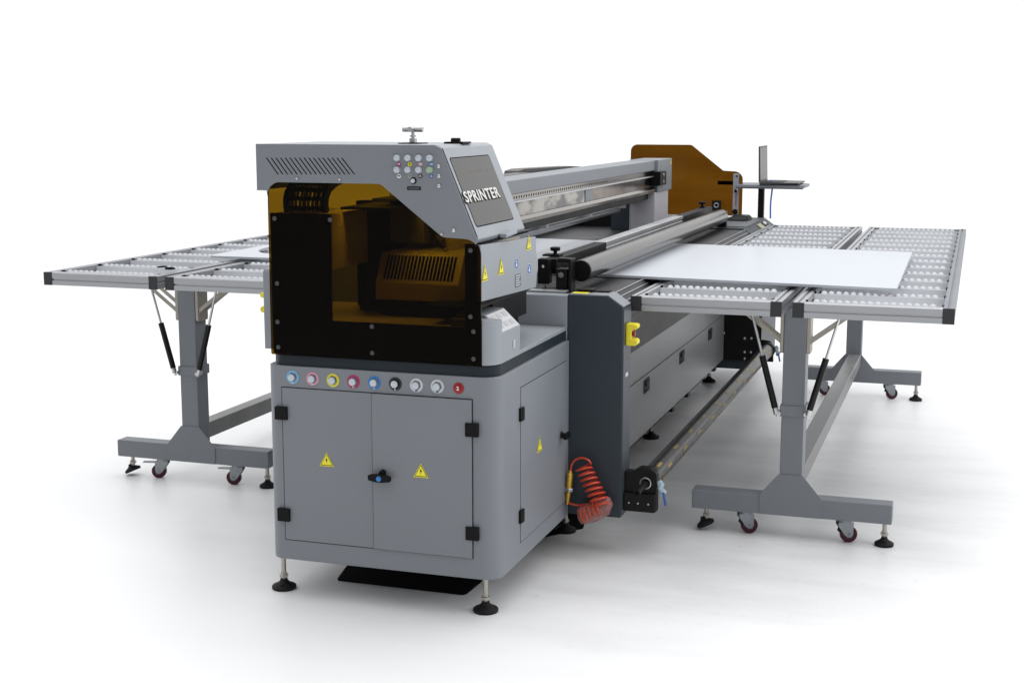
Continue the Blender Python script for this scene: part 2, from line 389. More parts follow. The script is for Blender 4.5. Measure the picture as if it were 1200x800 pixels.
mb = MB(); mb.box(-1.4408, -1.437, p.y-.008, p.y+.008, p.z-.014, p.z+.014); obj('switch', mb, SILV, cb, .001)
# side wall seen past the left edge of the cover
mb = MB(); mb.prism('x', rpoly([(4.30, .8535), (5.025, .8535), (5.025, 1.13), (4.30, 1.13)], [0, 0, 0, .015]), -2.318, -2.268)
obj('side_wall', mb, GREYL, PR, .002)

# ---- amber cover
outline = [(-2.24, .8545), (-1.488, .8545), (-1.488, 1.262), (-1.617, 1.268), (-1.83, 1.434), (-2.237, 1.434)]
orad = [.006, .006, .055, .03, .035, .045]
def amber(y, dx=0., z0=None, name='amber_cover', dz=0., m=None):
    o2 = [(x+dx, z+dz if z0 is None or z > .9 else z0) for x, z in outline]
    mb = MB(); mb.prism('y', rpoly(o2, orad, 8), y, y+.006); return obj(name, mb, m or AMB, PR)
ac = amber(FY-.0005)
mb = MB()   # black backing frame behind the acrylic
YB = FY+.007
mb.prism('y', [(-2.235, .857), (-1.545, .857), (-1.545, .977), (-2.014, .977), (-2.014, 1.330), (-2.235, 1.330)], YB, YB+.004)
mb.prism('y', [(-1.545, .857), (-1.492, .857), (-1.492, 1.225), (-1.5, 1.24), (-1.512, 1.246), (-1.545, 1.246)], YB+.0002, YB+.0042)
obj('cover_frame', mb, mat('dark_brown_backing', (.028, .016, .02), .8, spec=.1), PR)
DSCR = mat('dark_screw', (.07, .07, .07), .4, .6)
for q in ((322, 256), (387, 257.5), (325, 332), (325.5, 377), (436, 382.5), (326.5, 406.5), (436.5, 413.5), (551.5, 293.5), (551.5, 371), (555, 388.5), (555, 420.5)):
    mb = MB(); p = f_(*q); screw(mb, (p.x, FY-.0006, p.z), (0, -1, 0), .0075, .005); obj('screw', mb, DSCR, ac)

# ---- hood
hood_top = 1.557
hp = [(-2.275, hood_top), (-1.640, hood_top), (-1.618, 1.545), (-1.503, 1.270), (-1.497, 1.2640)]
low = [p_ for p_ in rpoly(outline, orad, 8) if p_[1] > 1.2]     # upper edge of the acrylic, from right to left
low = [(x, z) for x, z in low]
front = hp+[(x+.0, z-.0020) for x, z in low if x < -1.50]+[(-2.2395, 1.404), (-2.275, 1.404)]
front = [p_ for i, p_ in enumerate(front) if i == 0 or (V(p_)-V(front[i-1])).length > .0015]
mb = MB(); mb.prism('y', front, FY-.004, FY+.004)
hd = obj('hood', mb, GREY, PR, .0015)
# skin behind the front plate: top, slope and left side
def slope(u, v, off=0.):   # u: y, v: 0 top .. 1 bottom
    return V((-1.618+(-1.499+1.618)*v+off*.918, u, 1.546+(1.262-1.546)*v+off*.39))
mb = MB(); mb.prism('y', rpoly([(-2.272, 1.405), (-2.262, 1.405), (-2.262, 1.545), (-1.647, 1.545), (-1.507, 1.235), (-1.4985, 1.262), (-1.618, 1.5475), (-1.638, 1.5565), (-2.272, 1.5565)], 0), FY+.0045, 4.69)
obj('hood_skin', mb, GREYL, hd, .002)
mb = MB(); mb.box(-2.36, -2.276, 4.62, 4.69, 1.50, 1.548); obj('hood_rear', mb, GREY, PR, .003)
# dark seam along the front edge of the slope
mb = MB(); mb.quad([slope(FY+.002, .0, .0005), slope(FY+.0065, .0, .0005), slope(FY+.0065, 1.0, .0005), slope(FY+.002, 1.0, .0005)], (.918, 0, .39), .0006); obj('seam', mb, DEEP, hd)
# window in the slope
def onslope(px, py, off=.001):
    n = V((.918, 0, .39)).normalized(); n = V((.284, 0, .119)).normalized(); p0 = V((-1.618, 0, 1.546)); d = fw*FPX+rt*(px-600)-up*(py-400)
    t = (p0-CP).dot(n)/d.dot(n); return CP+d*t+n*off
NS = V((.284, 0, .119)).normalized()
wc = [onslope(*q) for q in ((526, 187), (571.5, 182), (602, 255), (559.5, 266.5))]
y0w = (wc[0].y+wc[3].y)/2; y1w = (wc[1].y+wc[2].y)/2; z1w = (wc[0].z+wc[1].z)/2; z0w = (wc[2].z+wc[3].z)/2
def SP(y, z, off): 
    v = (1.546-z)/(1.546-1.262); return V((-1.618+.119*v, y, z))+NS*off
mb = MB(); pts = rpoly([(y0w, z0w), (y1w, z0w), (y1w, z1w), (y0w, z1w)], .012)
mb.quad([SP(y_, z_, .0006) for y_, z_ in pts], NS, .0012); mb.m = 1
gp = rpoly([(y0w-.003, z0w-.003), (y1w+.003, z0w-.003), (y1w+.003, z1w+.003), (y0w-.003, z1w+.003)], .013)
mb.quad([SP(y_, z_, .0001) for y_, z_ in gp], NS, .0009)
wd = obj('hood_window', mb, [GLASSD, DEEP], hd)
uy = V((-.119, 0, .284)).normalized(); ux = V((0, 1, 0))
tcn = onslope(565.5, 229); yt = tcn.y; zt = tcn.z
text('logo_outline', 'SPRINTER', .051, SP(yt-.012, zt, .0022)-uy*.002-V((0, .007, 0)), ux, uy, BLACK, wd, bold=.0030, wx=1.42, space=1.10)
text('logo', 'SPRINTER', .051, SP(yt-.012, zt, .0036), ux, uy, mat('logo_white', (.62, .62, .60), .4), wd, bold=.0012, wx=1.42, space=1.10)
mb = MB()
for i in range(9):
    if i in (0, 7): continue
    y_ = y0w+(y1w-y0w)*(.22+i*.075); c = SP(y_, z1w-(z1w-z0w)*.22, .002); mb.quad([c-ux*.004-uy*.003, c+ux*.004-uy*.003, c+uy*.004], NS, .0003)
obj('window_marks', mb, mat('faded_red_print', (.17, .09, .08), .4), wd)
mb = MB(); p = at(591, 279, 'x', -1.497)
mb.prism('x', rpoly([(p.y-.055, 1.250), (p.y+.06, 1.256), (p.y+.06, 1.268), (p.y-.055, 1.264)], .004), -1.497, -1.470); obj('hood_latch', mb, GREYL, hd, .003)

# vent slots
mb = MB()
for i in range(17):
    t = i/16; a = f_(313+88*t, 185), f_(326.6+89.4*t, 204.3); w = .0042
    mb.prism('y', [(a[0].x-w/2, a[0].z), (a[1].x-w/2, a[1].z), (a[1].x+w/2, a[1].z), (a[0].x+w/2, a[0].z)], FY-.0046, FY-.0035)
obj('vent_slots', mb, DEEP, hd)
# small gauges and their coloured labels
YG = FY-.0042
for j, (py, labs) in enumerate(((185.2, (('M', MAG), ('Y', YRING), ('LM', PINK), ('LC', BRING))), (199.0, (('W', WHT), ('V', GREEN), ('K', KRING), ('C', BLUE))))):
    for i, px in enumerate((466.5, 479.1, 491.8, 504.6)):
        p = f_(px, py+i*.05)
        mb = MB(); mb.lathe((p.x, YG, p.z), (0, -1, 0), ((0, .0105), (.004, .0105), (.006, .0098), (.012, .0098), (.014, .008), (.0145, .004)), 24)
        g = obj('pressure_gauge', mb, SILV if not (i == 3 and j == 1) else GREEN, PR)
        q = f_(px+1.6, py+7.4)
        mb = MB(); mb.lathe((q.x, YG, q.z), (0, -1, 0), ((0, .0068), (.0008, .0068)), 20); gl_ = obj('gauge_label', mb, labs[i][1], g)
        text('gauge_letters', labs[i][0], .0085, (q.x, YG-.001, q.z), (1, 0, 0), (0, 0, 1), BLACK if labs[i][1] in (WHT, YRING, GREEN) else WHT, g, bold=.0003)
p = f_(485.2, 211.8)
mb = MB(); mb.m = 1; mb.lathe((p.x, YG, p.z), (0, -1, 0), ((0, .0105), (.003, .0105), (.004, .0085)), 24); mb.m = 0; mb.lathe((p.x, YG-.004, p.z), (0, -1, 0), ((0, .007), (.005, .007), (.006, .005)), 24)
obj('regulator_knob', mb, [SILV, BLACK], PR)
p = f_(485.8, 220.6); mb = MB(); mb.box(p.x-.0235, p.x+.0235, YG-.001, YG+.001, p.z-.0055, p.z+.0055); lp = obj('name_plate', mb, BLACK, PR)
lp2 = MB(); lp2.box(p.x-.019, p.x+.019, YG-.0013, YG-.0009, p.z-.0012, p.z+.0012); obj('plate_print', lp2, mat('plate_print_grey', (.16, .16, .17), .5), lp)
mb = MB()
for q in ((514.8, 195), (515.2, 206.3), (515.2, 217.8), (532.5, 270)):
    mb = MB(); p = f_(*q); mb.lathe((p.x, YG, p.z), (0, -1, 0), ((0, .0065), (.004, .006), (.006, .003)), 14); obj('hood_bolt', mb, STEEL, hd)
mb = MB()
for q in ((349, 209.5), (399, 210.5), (518.5, 274.5)):
    mb = MB(); p = f_(*q); mb.lathe((p.x, FY-.004, p.z+.001), (0, -1, 0), ((0, .005), (.005, .004), (.006, .002)), 12); obj('hood_clip', mb, STEEL, hd)
# knob post and latch on the hood top
p = f_(484, 165, 4.40)
for nm in (0,):
    mb = MB(); mb.m = 0; mb.box(p.x-.038, p.x+.038, 4.36, 4.44, hood_top-.002, hood_top+.003)
    mb.m = 1; mb.cyl((p.x, 4.4, hood_top+.003), (p.x, 4.4, hood_top+.018), .013, 16); mb.cyl((p.x, 4.4, hood_top+.01), (p.x, 4.4, hood_top+.05), .006, 12)
    mb.lathe((p.x, 4.4, hood_top+.022), (0, 0, 1), ((0, .011), (.006, .011)), 6)
    mb.cyl((p.x-.036, 4.4, hood_top+.047), (p.x+.036, 4.4, hood_top+.047), .009, 14); mb.cyl((p.x, 4.37, hood_top+.047), (p.x, 4.43, hood_top+.047), .009, 14)
    obj('clamp_knob', mb, [BLACK, STEEL], PR, .001)
p = f_(535, 166, 4.45)
mb = MB(); mb.box(p.x-.034, p.x+.034, 4.42, 4.5, hood_top-.001, hood_top+.006); mb.cyl((p.x-.014, 4.44, hood_top+.010), (p.x+.016, 4.44, hood_top+.010), .009, 14)
obj('hood_hinge', mb, BLACK, PR, .001)
mb = MB(); mb.cyl((-2.275, 4.35, 1.418), (-2.305, 4.35, 1.418), .006, 10); mb.lathe((-2.30, 4.35, 1.418), (-1, 0, 0), ((0, .010), (.008, .010)), 10); obj('hood_screw', mb, BLACKM, PR)

# ---- side box under the hood slope
mb = MB(); mb.prism('x', [(FY+.006, 1.062), (4.80, 1.040), (4.815, 1.10), (4.795, 1.222), (FY+.006, 1.245)], -1.504, -1.4905)
sb = obj('side_cover', mb, GREYL, PR, .002)
mb = MB(); mb.box(-1.503, -1.4885, FY+.007, 4.70, 1.2455, 1.2500); obj('seam', mb, DEEP, sb)
XB = -1.490
for q, k in (((568, 321), 'bolt'), ((587, 313.5), 'bolt'), ((619.5, 285), 'mark')):
    p = at(*q, 'x', XB); sticker(sb, (XB, p.y, p.z), (0, 1, 0), (0, 0, 1), .048, k)
for q in ((605, 309), (620, 315)):
    p = at(*q, 'x', XB); mb = MB(); mb.m = 1; mb.lathe((XB, p.y, p.z), (1, 0, 0), ((0, .019), (.0006, .019)), 24); mb.m = 0; mb.lathe((XB+.0007, p.y, p.z), (1, 0, 0), ((0, .0175), (.0006, .0175)), 24)
    mb.m = 1; mb.lathe((XB+.0014, p.y-.002, p.z+.007), (1, 0, 0), ((0, .004), (.0005, .004)), 12); mb.box(XB+.0014, XB+.0019, p.y-.007, p.y+.004, p.z-.010, p.z+.001)
    obj('round_sticker', mb, [BLUE, WHT], sb)
p = at(607, 328.5, 'x', XB); mb = MB(); mb.m = 0; mb.box(XB, XB+.0008, p.y-.032, p.y+.032, p.z-.022, p.z+.022); mb.m = 1
for i in range(5): mb.box(XB+.0008, XB+.0013, p.y-.028, p.y+.026-(i % 3)*.008, p.z+.015-i*.008, p.z+.018-i*.008)
obj('rating_plate', mb, [mat('plate_grey', (.12, .12, .13), .4), WRING], sb)
mb = MB(); mb.box(-1.72, -1.545, 4.48, 4.86, .935, 1.030); mb.box(-1.70, -1.57, 4.50, 4.84, .8685, .935); mb.box(-1.70, -1.51, 4.25, 4.80, 1.032, 1.040); mb.box(-1.545, -1.540, 4.50, 4.60, .95, .975); mb.box(-1.60, -1.55, 4.861, 4.875, .97, .99)
obj('wiping_station', mb, BLACKM, PR, .003)

# ---- what shows behind the amber cover
mb = MB(); mb.box(-2.23, -2.012, FY+.012, 4.50, 1.145, 1.329); eb = obj('electrical_box', mb, INNER, PR, .003)
sticker(eb, (-2.0118, 4.265, 1.300), (0, 1, 0), (0, 0, 1), .045)
mb = MB(); mb.box(-2.10, -1.925, 4.60, 4.66, .977, 1.35); obj('dark_column', mb, DEEP, PR)
mb = MB(); mb.prism('y', [(-1.93, .975), (-1.60, .975), (-1.60, 1.06), (-1.515, 1.06), (-1.515, 1.24), (-1.655, 1.53), (-1.93, 1.53)], 4.675, 4.683); obj('inner_back_wall', mb, mat('inner_back_paint', (.62, .56, .48), .55), PR)
mb = MB(); mb.box(-2.225, -1.556, 4.2155, 4.67, .9665, .976); obj('inner_floor', mb, INNER, PR)
mb = MB()
ca = (f_(452, 292, 4.42).x, f_(541, 292, 4.42).x); 
x0c, x1c = -1.925, -1.622
mb.prism('x', [(4.36, 1.034), (4.36, 1.092), (4.42, 1.188), (4.66, 1.188), (4.66, 1.034)], x0c, x1c)
cr = obj('print_carriage', mb, INNER, PR, .004)
mb = MB()
for i in range(20):
    x = x0c+.03+i*(x1c-x0c-.06)/19
    mb.quad([(x-.0035, 4.3665, 1.104), (x+.0035, 4.3665, 1.104), (x+.0035, 4.4145, 1.180), (x-.0035, 4.4145, 1.180)], (0, -.845, .53), .0014)
obj('louvre_slots', mb, DEEP, cr)
mb = MB(); mb.box(x0c+.005, x1c-.006, 4.37, 4.60, .985, 1.0335); mb.box(x0c-.10, x0c, 4.45, 4.6, .98, 1.08); obj('print_head', mb, BLACKM, cr, .003)
mb = MB(); mb.box(x1c+.001, x1c+.02, 4.35, 4.6, .93, 1.0); obj('head_bracket', mb, INNER, cr)
# cable chain: a band that climbs and bends back over the electrical box
CH = [(4.27, 1.325), (4.262, 1.36), (4.272, 1.392), (4.30, 1.42), (4.345, 1.438), (4.40, 1.448), (4.47, 1.452), (4.55, 1.453), (4.64, 1.453)]
def chain_pt(t):
    i = min(int(t), len(CH)-2); f2 = t-i; return CH[i][0]*(1-f2)+CH[i+1][0]*f2, CH[i][1]*(1-f2)+CH[i+1][1]*f2
mb = MB()
for i in range(len(CH)-1):
    for (ta, tb, xa, xb, thk) in ((i+.04, i+.96, -2.215, -2.203, .028), (i+.04, i+.96, -2.072, -2.060, .028), (i+.30, i+.70, -2.2029, -2.0721, .006)):
        (ya, za), (yb, zb_) = chain_pt(ta), chain_pt(tb); d_ = V((yb-ya, zb_-za)).normalized(); n2 = V((d_.y, -d_.x))
        mb.prism('x', [(ya, za), (yb, zb_), (yb+n2.x*thk, zb_+n2.y*thk), (ya+n2.x*thk, za+n2.y*thk)], xa, xb)
obj('cable_chain', mb, BLACKM, PR)
mb = MB()
for k_ in range(8):
    x_ = -2.19+k_*.0155
    mb.tube([(x_, y_+.016*(1 if i < 3 else .3), z_-.016*(0 if i < 2 else 1)) for i, (y_, z_) in enumerate(CH)], .0055 if k_ % 3 else .008, 6)
obj('chain_cables', mb, [mat('pale_cables', (.5, .47, .4), .5)], PR)
mb = MB(); mb.tube([(-1.86, 4.5, 1.38), (-1.80, 4.5, 1.375), (-1.775, 4.5, 1.33), (-1.78, 4.5, 1.27), (-1.76, 4.5, 1.23), (-1.73, 4.5, 1.2)], .006, 8)
for i in range(9):
    t = i/8; mb.box(-1.792, -1.768, 4.494, 4.506, 1.34-t*.1, 1.343-t*.1)
mb.box(-1.95, -1.86, 4.4, 4.55, 1.365, 1.372); mb.box(-2.02, -1.85, 4.3, 4.75, 1.340, 1.348); mb.box(-1.87, -1.862, 4.5, 4.51, 1.37, 1.42)
obj('carriage_hose', mb, BLACKM, PR)

# ---- slate end panels of the bed (near and far)
def slate(y0, y1, name='end_panel'):
    mb = MB(); a = [(-1.4375, .145), (-1.225, .145), (-1.225, .948), (-1.283, .9885), (-1.4375, .9885)]
    mb.prism('y', a, y0, y1); return obj(name, mb, SLATE, PR, .003)
s1 = slate(5.03, 5.155); 
mb = MB(); mb.prism('y', [(-2.48, .145), (-2.665, .145), (-2.665, .948), (-2.61, .9885), (-2.48, .9885)], 5.03, 5.155); obj('end_panel', mb, SLATE, PR, .003)
mb = MB(); mb.prism('y', [(-1.4365, .9890), (-1.2835, .9890), (-1.2255, .9495), (-1.224, .9505), (-1.2825, .9905), (-1.4365, .9905)], 5.036, 5.15); obj('panel_edge', mb, GREY, s1)
mb = MB(); mb.box(-1.43, -1.372, 5.06, 5.105, .9906, .9915); obj('yellow_label', mb, YELL, s1)
# grey strip that closes the side of the end panel
mb = MB(); mb.box(-1.2248, -1.2225, 5.036, 5.150, .16, .94); obj('panel_side', mb, mat('mid_slate', (.045, .056, .067), .4, bump=.2, spec=.35), s1)
# rating sticker
mb = MB(); mb.box(-1.2222, -1.2218, 5.07, 5.11, .68, .695); obj('small_label', mb, WRING, s1)
# emergency stops
def estop(xf, sgn, y, zc):
    mb = MB()
    w = .011
    prof = [(0, -.052), (.045, -.052), (.056, -.044), (.056, -.026), (.046, -.020), (.030, -.020), (.026, -.014), (.026, .016), (.030, .024), (.048, .024), (.056, .032), (.056, .046), (.046, .050), (0, .052)]
    prof = [(a_*.78, b_*.80) for a_, b_ in prof]
    mb.prism('y', rpoly([(xf+sgn*a, zc+b_) for a, b_ in prof], .005, 4), y-.022, y+.022)
    e = obj('emergency_stop', mb, YEL, PR, .003)
    mb = MB(); mb.lathe((xf+sgn*.0205, y, zc+.001), (sgn, 0, 0), ((0, .008), (.003, .008), (.004, .0125), (.009, .0125), (.011, .008)), 24); obj('stop_button', mb, RED, e)
estop(-1.2225, 1, 5.09, .842); mb = MB(); mb.box(-2.705, -2.6655, 5.07, 5.11, .86, .94); obj('stop_mount', mb, SLATE, PR, .002)
estop(-2.705, -1, 5.09, .900)

# ---- bed: belt with rounded edge, side panels, sockets
BY0, BY1 = 5.158, 8.30
mb = MB(); mb.prism('y', rpoly([(-1.290, .983), (-1.232, .93), (-1.245, .885), (-1.30, .86), (-2.62, .86), (-2.68, .885), (-2.69, .93), (-2.63, .983)], [.02, .02, .01, 0, 0, .01, .02, .02]), BY0, BY1)
obj('conveyor_belt', mb, BELT, PR)
mb = MB()
for i, (x, z) in enumerate(((-1.2905, .9845), (-1.272, .9695), (-1.254, .953), (-1.238, .938))):
    mb = MB(); mb.bar((x, BY0+.004, z), (x, BY1-.004, z), .0032, .004, (.6, 0, .8)); obj('edge_strip', mb, ALU, PR)
mb = MB(); mb.box(-2.50, -1.402, 5.12, 8.30, .205, .86); sp = obj('bed_side_panel', mb, GREYS, PR, .003)
mb = MB(); mb.box(-1.402, -1.3995, 5.16, 8.29, .208, .474); obj('lower_panel', mb, GREYS, sp, .001)
mb = MB(); mb.box(-1.401, -1.3965, 5.16, 8.29, .4745, .480); obj('panel_lip', mb, mat('lip_paint', (.20, .20, .205), .35), sp, .001)
mb = MB(); mb.box(-1.39, -1.3, 5.16, 8.29, .70, .86)
obj('belt_underside', mb, BLACKM, PR)
for y in (6.22, 7.03, 7.83):
    mb = MB(); mb.box(-1.3995, -1.396, y-.06, y+.05, .398, .462); h = obj('recessed_handle', mb, BLACK, sp, .002)
    mb = MB(); mb.box(-1.396, -1.391, y-.035, y+.03, .43, .452); mb.box(-1.3962, -1.3925, y-.035, y+.03, .405, .412); obj('handle_grip', mb, BLACK, h, .002)
for y in (5.75, 6.9, 7.3, 8.1):
    mb = MB(); mb.box(-1.46, -1.41, y-.03, y+.03, .17, .204); obj('bottom_clip', mb, BLACKM, sp, .003)
for y in (6.995, 8.30): foot(PR, -1.546, y-(.0 if y < 8 else -.34), .205)
mb = MB(); mb.box(-2.3, -1.5, 5.3, 8.3, .10, .2); obj('chassis', mb, DEEP, PR)

# far end of the bed
mb = MB(); mb.box(-1.41, -1.178, 8.302, 8.312, .205, .94); fp = obj('far_inner_plate', mb, BLACKM, PR, .001)
mb = MB()
for q in ((848, 390), (872.5, 396.5), (880.5, 396.5), (872.5, 412.5), (879.8, 412.5), (872.5, 420)):
    mb = MB(); p = at(*q, 'y', 8.302); screw(mb, (p.x, 8.302, p.z), (0, -1, 0), .007, .004); obj('bolt', mb, STEEL, fp)
mb = MB(); mb.prism('y', [(-1.52, .15), (-1.215, .15), (-1.215, .93), (-1.30, .992), (-1.66, .992), (-1.66, .15)], 8.312, 9.20); fe = obj('far_end_panel', mb, SLATE, PR, .004)
mb = MB(); mb.box(-1.66, -1.3, 8.40, 9.18, .9925, .996); obj('far_light_sheet', (lambda q_: q_.box(-1.659, -1.52, 8.45, 9.17, .9965, .999))(MB()), mat('pale_sheet', (.42, .43, .46), .45), fe); obj('far_top_sheet', mb, mat('dusty_slate', (.10, .108, .118), .5, var=.2, vscale=12), fe)
ctrl = at(904, 255.5, 'z', .985)
mb = MB(); mb.m = 0; n_ = V((.062, 0, .085)).normalized()
for (ya, yb, mi) in ((8.72, 8.86, 0), (8.90, 9.02, 1)):
    mb.m = mi; mb.quad([(-1.285, ya, .9825), (-1.235, ya, .946), (-1.235, yb, .946), (-1.285, yb, .9825)], n_, .004)
mb.m = 2; mb.quad([(-1.278, 8.92, .982), (-1.262, 8.92, .970), (-1.262, 8.96, .970), (-1.278, 8.96, .982)], n_, .010)
obj('far_control_plate', mb, [mat('olive_label', (.35, .34, .2), .4), BLACK, WHT], fe)
mb = MB(); mb.prism('z', rpoly([(CX0-.03, 8.45), (-1.67, 8.45), (-1.67, 9.22), (CX0-.03, 9.22)], .03), .14, 1.0); obj('far_cabinet', mb, GREYL, PR, .004)
amber(9.225, .030, 1.0, 'far_amber_cover', .025, AMBF)
mb = MB(); mb.box(-1.515, -1.478, 9.19, 9.224, 1.0, 1.275); pl = obj('gauge_pillar', mb, GREYL, PR, .003)
mb = MB(); p = f_(863, 224, 9.19); mb.m = 0; mb.lathe((p.x-.004, 9.19, p.z), (0, -1, 0), ((0, .010), (.008, .010)), 14); mb.m = 1; mb.box(p.x+.002, p.x+.008, 9.184, 9.19, p.z-.0, p.z+.03)
mb.m = 2; mb.box(p.x-.004, p.x+.001, 9.186, 9.19, p.z-.10, p.z-.02); mb.m = 0; mb.lathe((p.x-.006, 9.19, 1.03), (0, -1, 0), ((0, .018), (.008, .018)), 16); mb.lathe((p.x, 9.19, 1.26), (0, -1, 0), ((0, .006), (.004, .006)), 12)
obj('gauge_fittings', mb, [BLACK, WHT, RED], pl)
p = f_(842, 240, 9.2); mb = MB(); mb.box(p.x-.035, p.x+.025, 9.15, 9.16, p.z-.035, p.z+.030); mb.m = 1; mb.ring((p.x-.005, 9.148, p.z), (0, 1, 0), .014, .003); obj('cable_socket', mb, [BLACKM, ALU], PR)

mb = MB(); mb.box(-2.69, -1.96, 8.305, 8.33, .90, 1.10); obj('far_shade_plate', mb, BLACKM, PR, .003)  # added dark plate standing in for the shade beneath the gantry
# ---- laptop arm and tray
zt_ = f_(893, 215, 9.25).z
mb = MB(); p = f_(841, 217, 9.25); mb.box(p.x, -1.49, 9.245, 9.275, zt_-.012, zt_+.012); obj('arm_bar', mb, BLACKM, PR)
mb = MB(); mb.prism('z', rpoly([(-1.49, 9.13), (-1.075, 9.13), (-1.05, 9.16), (-1.05, 9.42), (-1.075, 9.45), (-1.49, 9.45)], .01), zt_-.022, zt_-.004); mb.box(-1.49, -1.06, 9.15, 9.165, zt_-.030, zt_-.022)
obj('laptop_tray', mb, GREY, PR, .003)
mb = MB(); mb.box(-1.355, -1.318, 9.22, 9.26, .9, zt_-.022); obj('arm_post', mb, BLACKM, PR)

# ---- gantry
GX = -1.80
mb = MB(); mb.prism('y', [(-1.95, 1.21), (-1.95, 1.389), (GX, 1.389), (GX, 1.332), (GX-.02, 1.330), (GX-.02, 1.21)], 4.55, 8.14); obj('gantry_beam', mb, GREY, PR, .003)
gb = PR
mb = MB(); mb.box(GX-.02, GX-.012, 4.6, 8.138, 1.300, 1.3295); mb.m = 1
for i in range(60): mb.lathe((GX-.012, 5.05+i*.034, 1.315), (1, 0, 0), ((0, .006), (.0006, .006)), 8)
obj('perforated_strip', mb, [CHROME, DEEP], PR)

mb = MB(); mb.box(GX-.02, GX-.002, 4.6, 8.138, 1.294, 1.3005); obj('guide_rail', mb, ALUB, PR, .002)
def patchy_reflection(name, dark, light, sc):  # reflections and smudges painted into the steel colour as patches
    m = mat(name, light, .13, 1, bump=.6, bscale=7); nt = m.node_tree; N = nt.nodes; b = N['Principled BSDF']
    tc = N.new('ShaderNodeTexCoord'); n = N.new('ShaderNodeTexNoise'); n.inputs['Scale'].default_value = sc; n.inputs['Detail'].default_value = 5
    mp = N.new('ShaderNodeMapping'); mp.inputs['Scale'].default_value = (1, 1, 3); nt.links.new(tc.outputs['Object'], mp.inputs[0]); nt.links.new(mp.outputs[0], n.inputs['Vector'])
    r = N.new('ShaderNodeValToRGB'); r.color_ramp.elements[0].position = .44; r.color_ramp.elements[0].color = (*dark, 1); r.color_ramp.elements[1].position = .56; r.color_ramp.elements[1].color = (*light, 1)
    nt.links.new(n.outputs['Fac'], r.inputs[0]); nt.links.new(r.outputs[0], b.inputs['Base Color']); return m
MN = patchy_reflection('mirror_steel', (.05, .05, .05), (.33, .31, .27), 4.5); MF = patchy_reflection('mirror_steel_amber_reflection', (.05, .032, .016), (.15, .10, .06), 4)  # brown of the far panels is a painted amber reflection
for (ya, yb) in ((4.9, 5.45), (5.452, 5.95), (5.952, 6.25), (6.252, 6.62), (6.75, 6.98), (6.982, 7.30), (7.302, 7.66), (7.662, 8.12)): mb = MB(); mb.box(GX-.02, GX-.009, ya, yb, 1.236, 1.2935); obj('mirror_panel', mb, MN if yb < 6.7 else MF, PR)
mb = MB(); mb.box(GX-.02, GX-.006, 6.622, 6.748, 1.236, 1.2935); obj('joint_plate', mb, GREY, PR)
mb = MB(); mb.prism('y', [(GX-.02, 1.205), (GX+.006, 1.205), (GX+.008, 1.222), (GX-.002, 1.2355), (GX-.02, 1.2355)], 4.6, 8.138); obj('lower_rail', mb, CHROME, PR, .002)
mb = MB(); mb.box(-1.94, GX-.03, 4.9, 8.1, 1.165, 1.2095); obj('beam_underside', mb, BLACKM, PR, .003)
mb = MB(); mb.cyl((-1.985, 4.9, 1.110), (-1.985, 7.98, 1.110), .020, 20); mb.box(-2.0, -1.97, 4.9, 7.98, 1.098, 1.112); rr = obj('support_rod', mb, ALU, PR)
for y in (5.6, 6.4, 7.2, 7.95):
    mb = MB(); mb.box(-2.0, -1.93, y-.02, y+.02, 1.12, 1.166); obj('rod_bracket', mb, ALUB, rr, .002)
mb = MB(); mb.box(-2.05, -1.945, 8.09, 8.2, .984, 1.2); obj('dark_block', mb, SLATE, PR, .003)
mb = MB(); mb.box(-1.944, -1.79, 8.10, 8.47, .984, 1.204); obj('gantry_support', mb, mat('pale_block_paint', (.46, .46, .49), .4, var=.05), PR, .003)
mb = MB(); mb.box(-1.955, -1.783, 8.141, 8.53, 1.2045, 1.392); gh = obj('gantry_end_housing', mb, GREY, PR, .003)
p = at(771.5, 212, 'x', -1.783)
mb = MB(); mb.box(-1.83, -1.760, 8.105, 8.27, 1.245, 1.325); mb.m = 1; mb.cyl((-1.759, 8.19, 1.265), (-1.7595+.003, 8.19, 1.265), .01, 12); mb.cyl((-1.76, 8.19, 1.305), (-1.757, 8.19, 1.305), .01, 12)
obj('limit_switch', mb, [BLACK, STEEL], gh, .003)
p = at(784, 188.5, 'x', -1.783); sticker(gh, (-1.7825, 8.49, 1.372), (0, 1, 0), (0, 0, 1), .03)
# cover plates behind the beam
mb = MB(); mb.prism('x', [(4.8, 1.30), (6.30, 1.30), (6.30, 1.384), (6.20, 1.390), (4.8, 1.392)], -2.03, -1.955); mb.prism('x', [(6.20, 1.30), (7.35, 1.30), (7.45, 1.374), (7.15, 1.388), (6.36, 1.402), (6.26, 1.396)], -2.10, -2.031)
obj('chain_cover', mb, mat('dull_black_cover', (.06, .058, .055), .45, var=.2, vscale=8), PR, .003)

